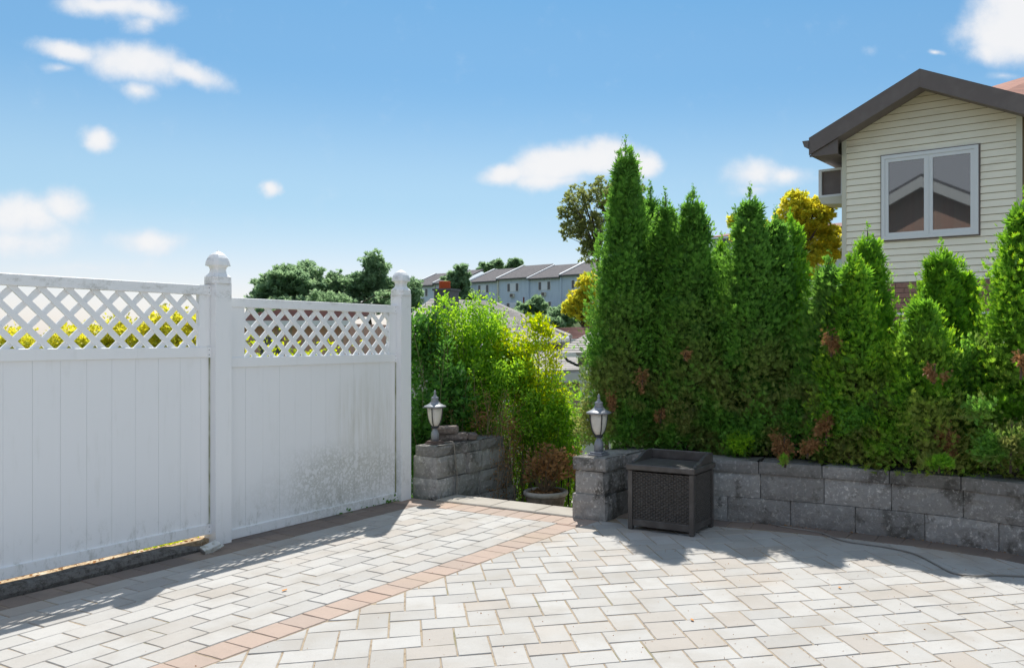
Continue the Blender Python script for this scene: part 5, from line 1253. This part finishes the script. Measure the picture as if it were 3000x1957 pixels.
mk('stack', *fbox(fc, 0, .42, -.4, 0, .5, c1 - .05), mat_dkgrey, ch); mk('cap', *fbox(fc, -.03, .45, -.43, .03, c1 - .049, c1), mat_dkgrey, ch)
mk('clay_pot', *lathe([(.14, 0), (.13, .1), (.135, .17), (.12, .175), (.10, .05)], tuple((fc[0] + fc[1] * .16 - fc[2] * .2 + Vector((0, 0, c1 + .001)))), 14), mat_chim, ch)
# porch roof on a white post at the right of the gap
po = empty('porch', (*at(1712, 1200, 13).xy, -2.5), 'porch with grey shingle roof and white post beside the tall arborvitae', 'porch')
shingled([tuple(at(1622, 1037, 12.6)), tuple(at(1790, 1037, 12.2)), tuple(at(1790, 960, 14.6)), tuple(at(1745, 965, 14.6))], 11, po, mat_sh_grey, .022)
fp = wallframe(0, tuple(at(1618, 1045, 12.5).xy))
mk('gutter', *fbox(fp, 0, .9, -.02, .06, at(1618, 1046, 12.5).z, at(1618, 1034, 12.5).z), mat_trimw, po)
mk('beam', *fbox(fp, .38, .9, -.12, -.03, at(1618, 1070, 12.5).z, at(1618, 1047, 12.5).z), mat_fascia, po)
mk('post', *fbox(fp, .41, .50, -.12, -.035, -2.6, at(1618, 1071, 12.5).z), mat_white_wall, po)
mk('downspout', *tube([tuple(at(1655, 1046, 12.45)), tuple(at(1662, 1056, 12.5)), tuple(at(1690, 1070, 12.6)), tuple(at(1698, 1071, 12.65))], .02, 6), mat_dkgrey, po)
# red-brown roof of the next house
rh = empty('red_roof_house', (*at(1690, 1020, 30).xy, -3.6), 'house with a faded red-brown roof just left of the tallest arborvitae', 'house')
shingled([tuple(at(1640, 1000, 27)), tuple(at(1800, 1015, 27)), tuple(at(1800, 955, 31)), tuple(at(1630, 962, 31))], 12, rh, mat_sh_brn, .05)
mk('wall', *fbox(wallframe(0, tuple(at(1645, 1000, 27.5).xy)), 0, 1.6, -3.2, 0, -3.6, at(1645, 1003, 27.5).z), mat_white_wall, rh)
# pinkish brick house beyond the far fence panel
bh_ = empty('brick_house', (*at(860, 1000, 22).xy, -3.6), 'pinkish brick house seen through the lattice of the far fence panel', 'house')
fk = wallframe(12, tuple(at(640, 960, 23).xy))
zt_ = at(800, 948, 22).z
mk('wall', *fbox(fk, 0, 3.9, -5, 0, -3.6, zt_), mat_pinkbrick, bh_)
mk('gutter', *fbox(fk, -.2, 4.1, .25, .36, zt_ - .06, zt_ + .08), mat_trimw, bh_)
o, e, n_ = fk
A = [o - e * .2 + n_ * .3, o + e * 4.1 + n_ * .3, o + e * 3.6 - n_ * 2.4, o + e * .4 - n_ * 2.4]
shingled([(A[0].x, A[0].y, zt_ + .07), (A[1].x, A[1].y, zt_ + .07), (A[2].x, A[2].y, zt_ + .45), (A[3].x, A[3].y, zt_ + .45)], 9, bh_, mat_sh_brn, .05)
mk('window', *fbox(fk, 1.3, 1.9, .002, .05, zt_ - 1.0, zt_ - .3), mat_fglass, bh_)

# the neighbour's gabled brick house behind the viewer, which the window mirrors
nb_ = empty('gabled_brick_house', (-16, -6, 0), 'gabled brick house behind the viewer, seen only as a reflection in the window', 'house')
am = math.radians(38); e2_ = Vector((math.cos(am), -math.sin(am), 0)); n2_ = Vector((math.sin(am), math.cos(am), 0))
f2 = (Vector((-19, -1.5, 0)), e2_, n2_)
mk('wall', *fprism(f2, [(0, -3), (16, -3), (16, 7.0), (12, 9.0), (8, 7.0), (4, 9.0), (0, 7.0)], -8, 0), mat_pinkbrick, nb_)
for k in (0, 8):
    mk('roof', *fprism(f2, [(k - .3, 6.9), (k + 4, 9.05), (k + 4, 9.35), (k - .3, 7.2)], -8, .5), mat_sh_dark, nb_); mk('roof', *fprism(f2, [(k + 4, 9.05), (k + 8.1, 7.0), (k + 8.1, 7.3), (k + 4, 9.35)], -8, .5), mat_sh_dark, nb_)
    mk('rake_board', *fprism(f2, [(k - .3, 6.55), (k + 4, 8.7), (k + 4, 9.2), (k - .3, 7.05)], .5, .56), mat_trimw, nb_); mk('rake_board', *fprism(f2, [(k + 4, 8.7), (k + 8.1, 6.65), (k + 8.1, 7.15), (k + 4, 9.2)], .5, .56), mat_trimw, nb_)
    for a in (k + 2, k + 5): 
        w = mk('window', *fbox((f2[0], e2_, n2_), a, a + 1.2, .002, .08, 4.2, 6.0), mat_trimw, nb_); mk('pane', *fbox((f2[0], e2_, n2_), a + .12, a + 1.08, .082, .09, 4.3, 5.9), mat_fglass, w)

# crumbs of soil and leaf caught in the paving joints
n = 1100; xs_ = rng.uniform(-2.2, 3.2, n); ys_ = rng.uniform(3.7, 6.6, n)
s_a = xs_ * U.x + ys_ * U.y; q_a = xs_ * N.x + ys_ * N.y
ok_ = (q_a > -5.1) & (s_a < 5.8); k_ = ok_ & (rng.random(n) < np.clip(.25 + .35 * (q_a + 3.4), .12, 1))
for _ in range(1):
    xs_, ys_ = xs_[k_], ys_[k_]; n = len(xs_); P = np.stack([xs_, ys_, np.full(n, .002)], 1)
tag(cards('paving_debris', KITE, P, rand_unit(n) * np.array([1, 1, .15]), rng.uniform(.004, .011, n), rng.random(n) * .4, mat_dead, None, np.zeros(n), kind='stuff'), 'scattered crumbs of soil and leaf on the pavers')
n = 260; tt_ = rng.uniform(.4, WL - .3, n); Pw, _ = resample(WS, list(tt_)); P = np.array([(p.x + rng.normal() * .01, p.y - .012 + rng.normal() * .006, .004) for p in Pw])
tag(cards('leaf_litter', KITE, P, rand_unit(n) * np.array([1, 1, .3]), rng.uniform(.008, .020, n), rng.random(n), mat_dead, None, rng.random(n), kind='stuff'), 'dry litter along the foot of the curved wall')
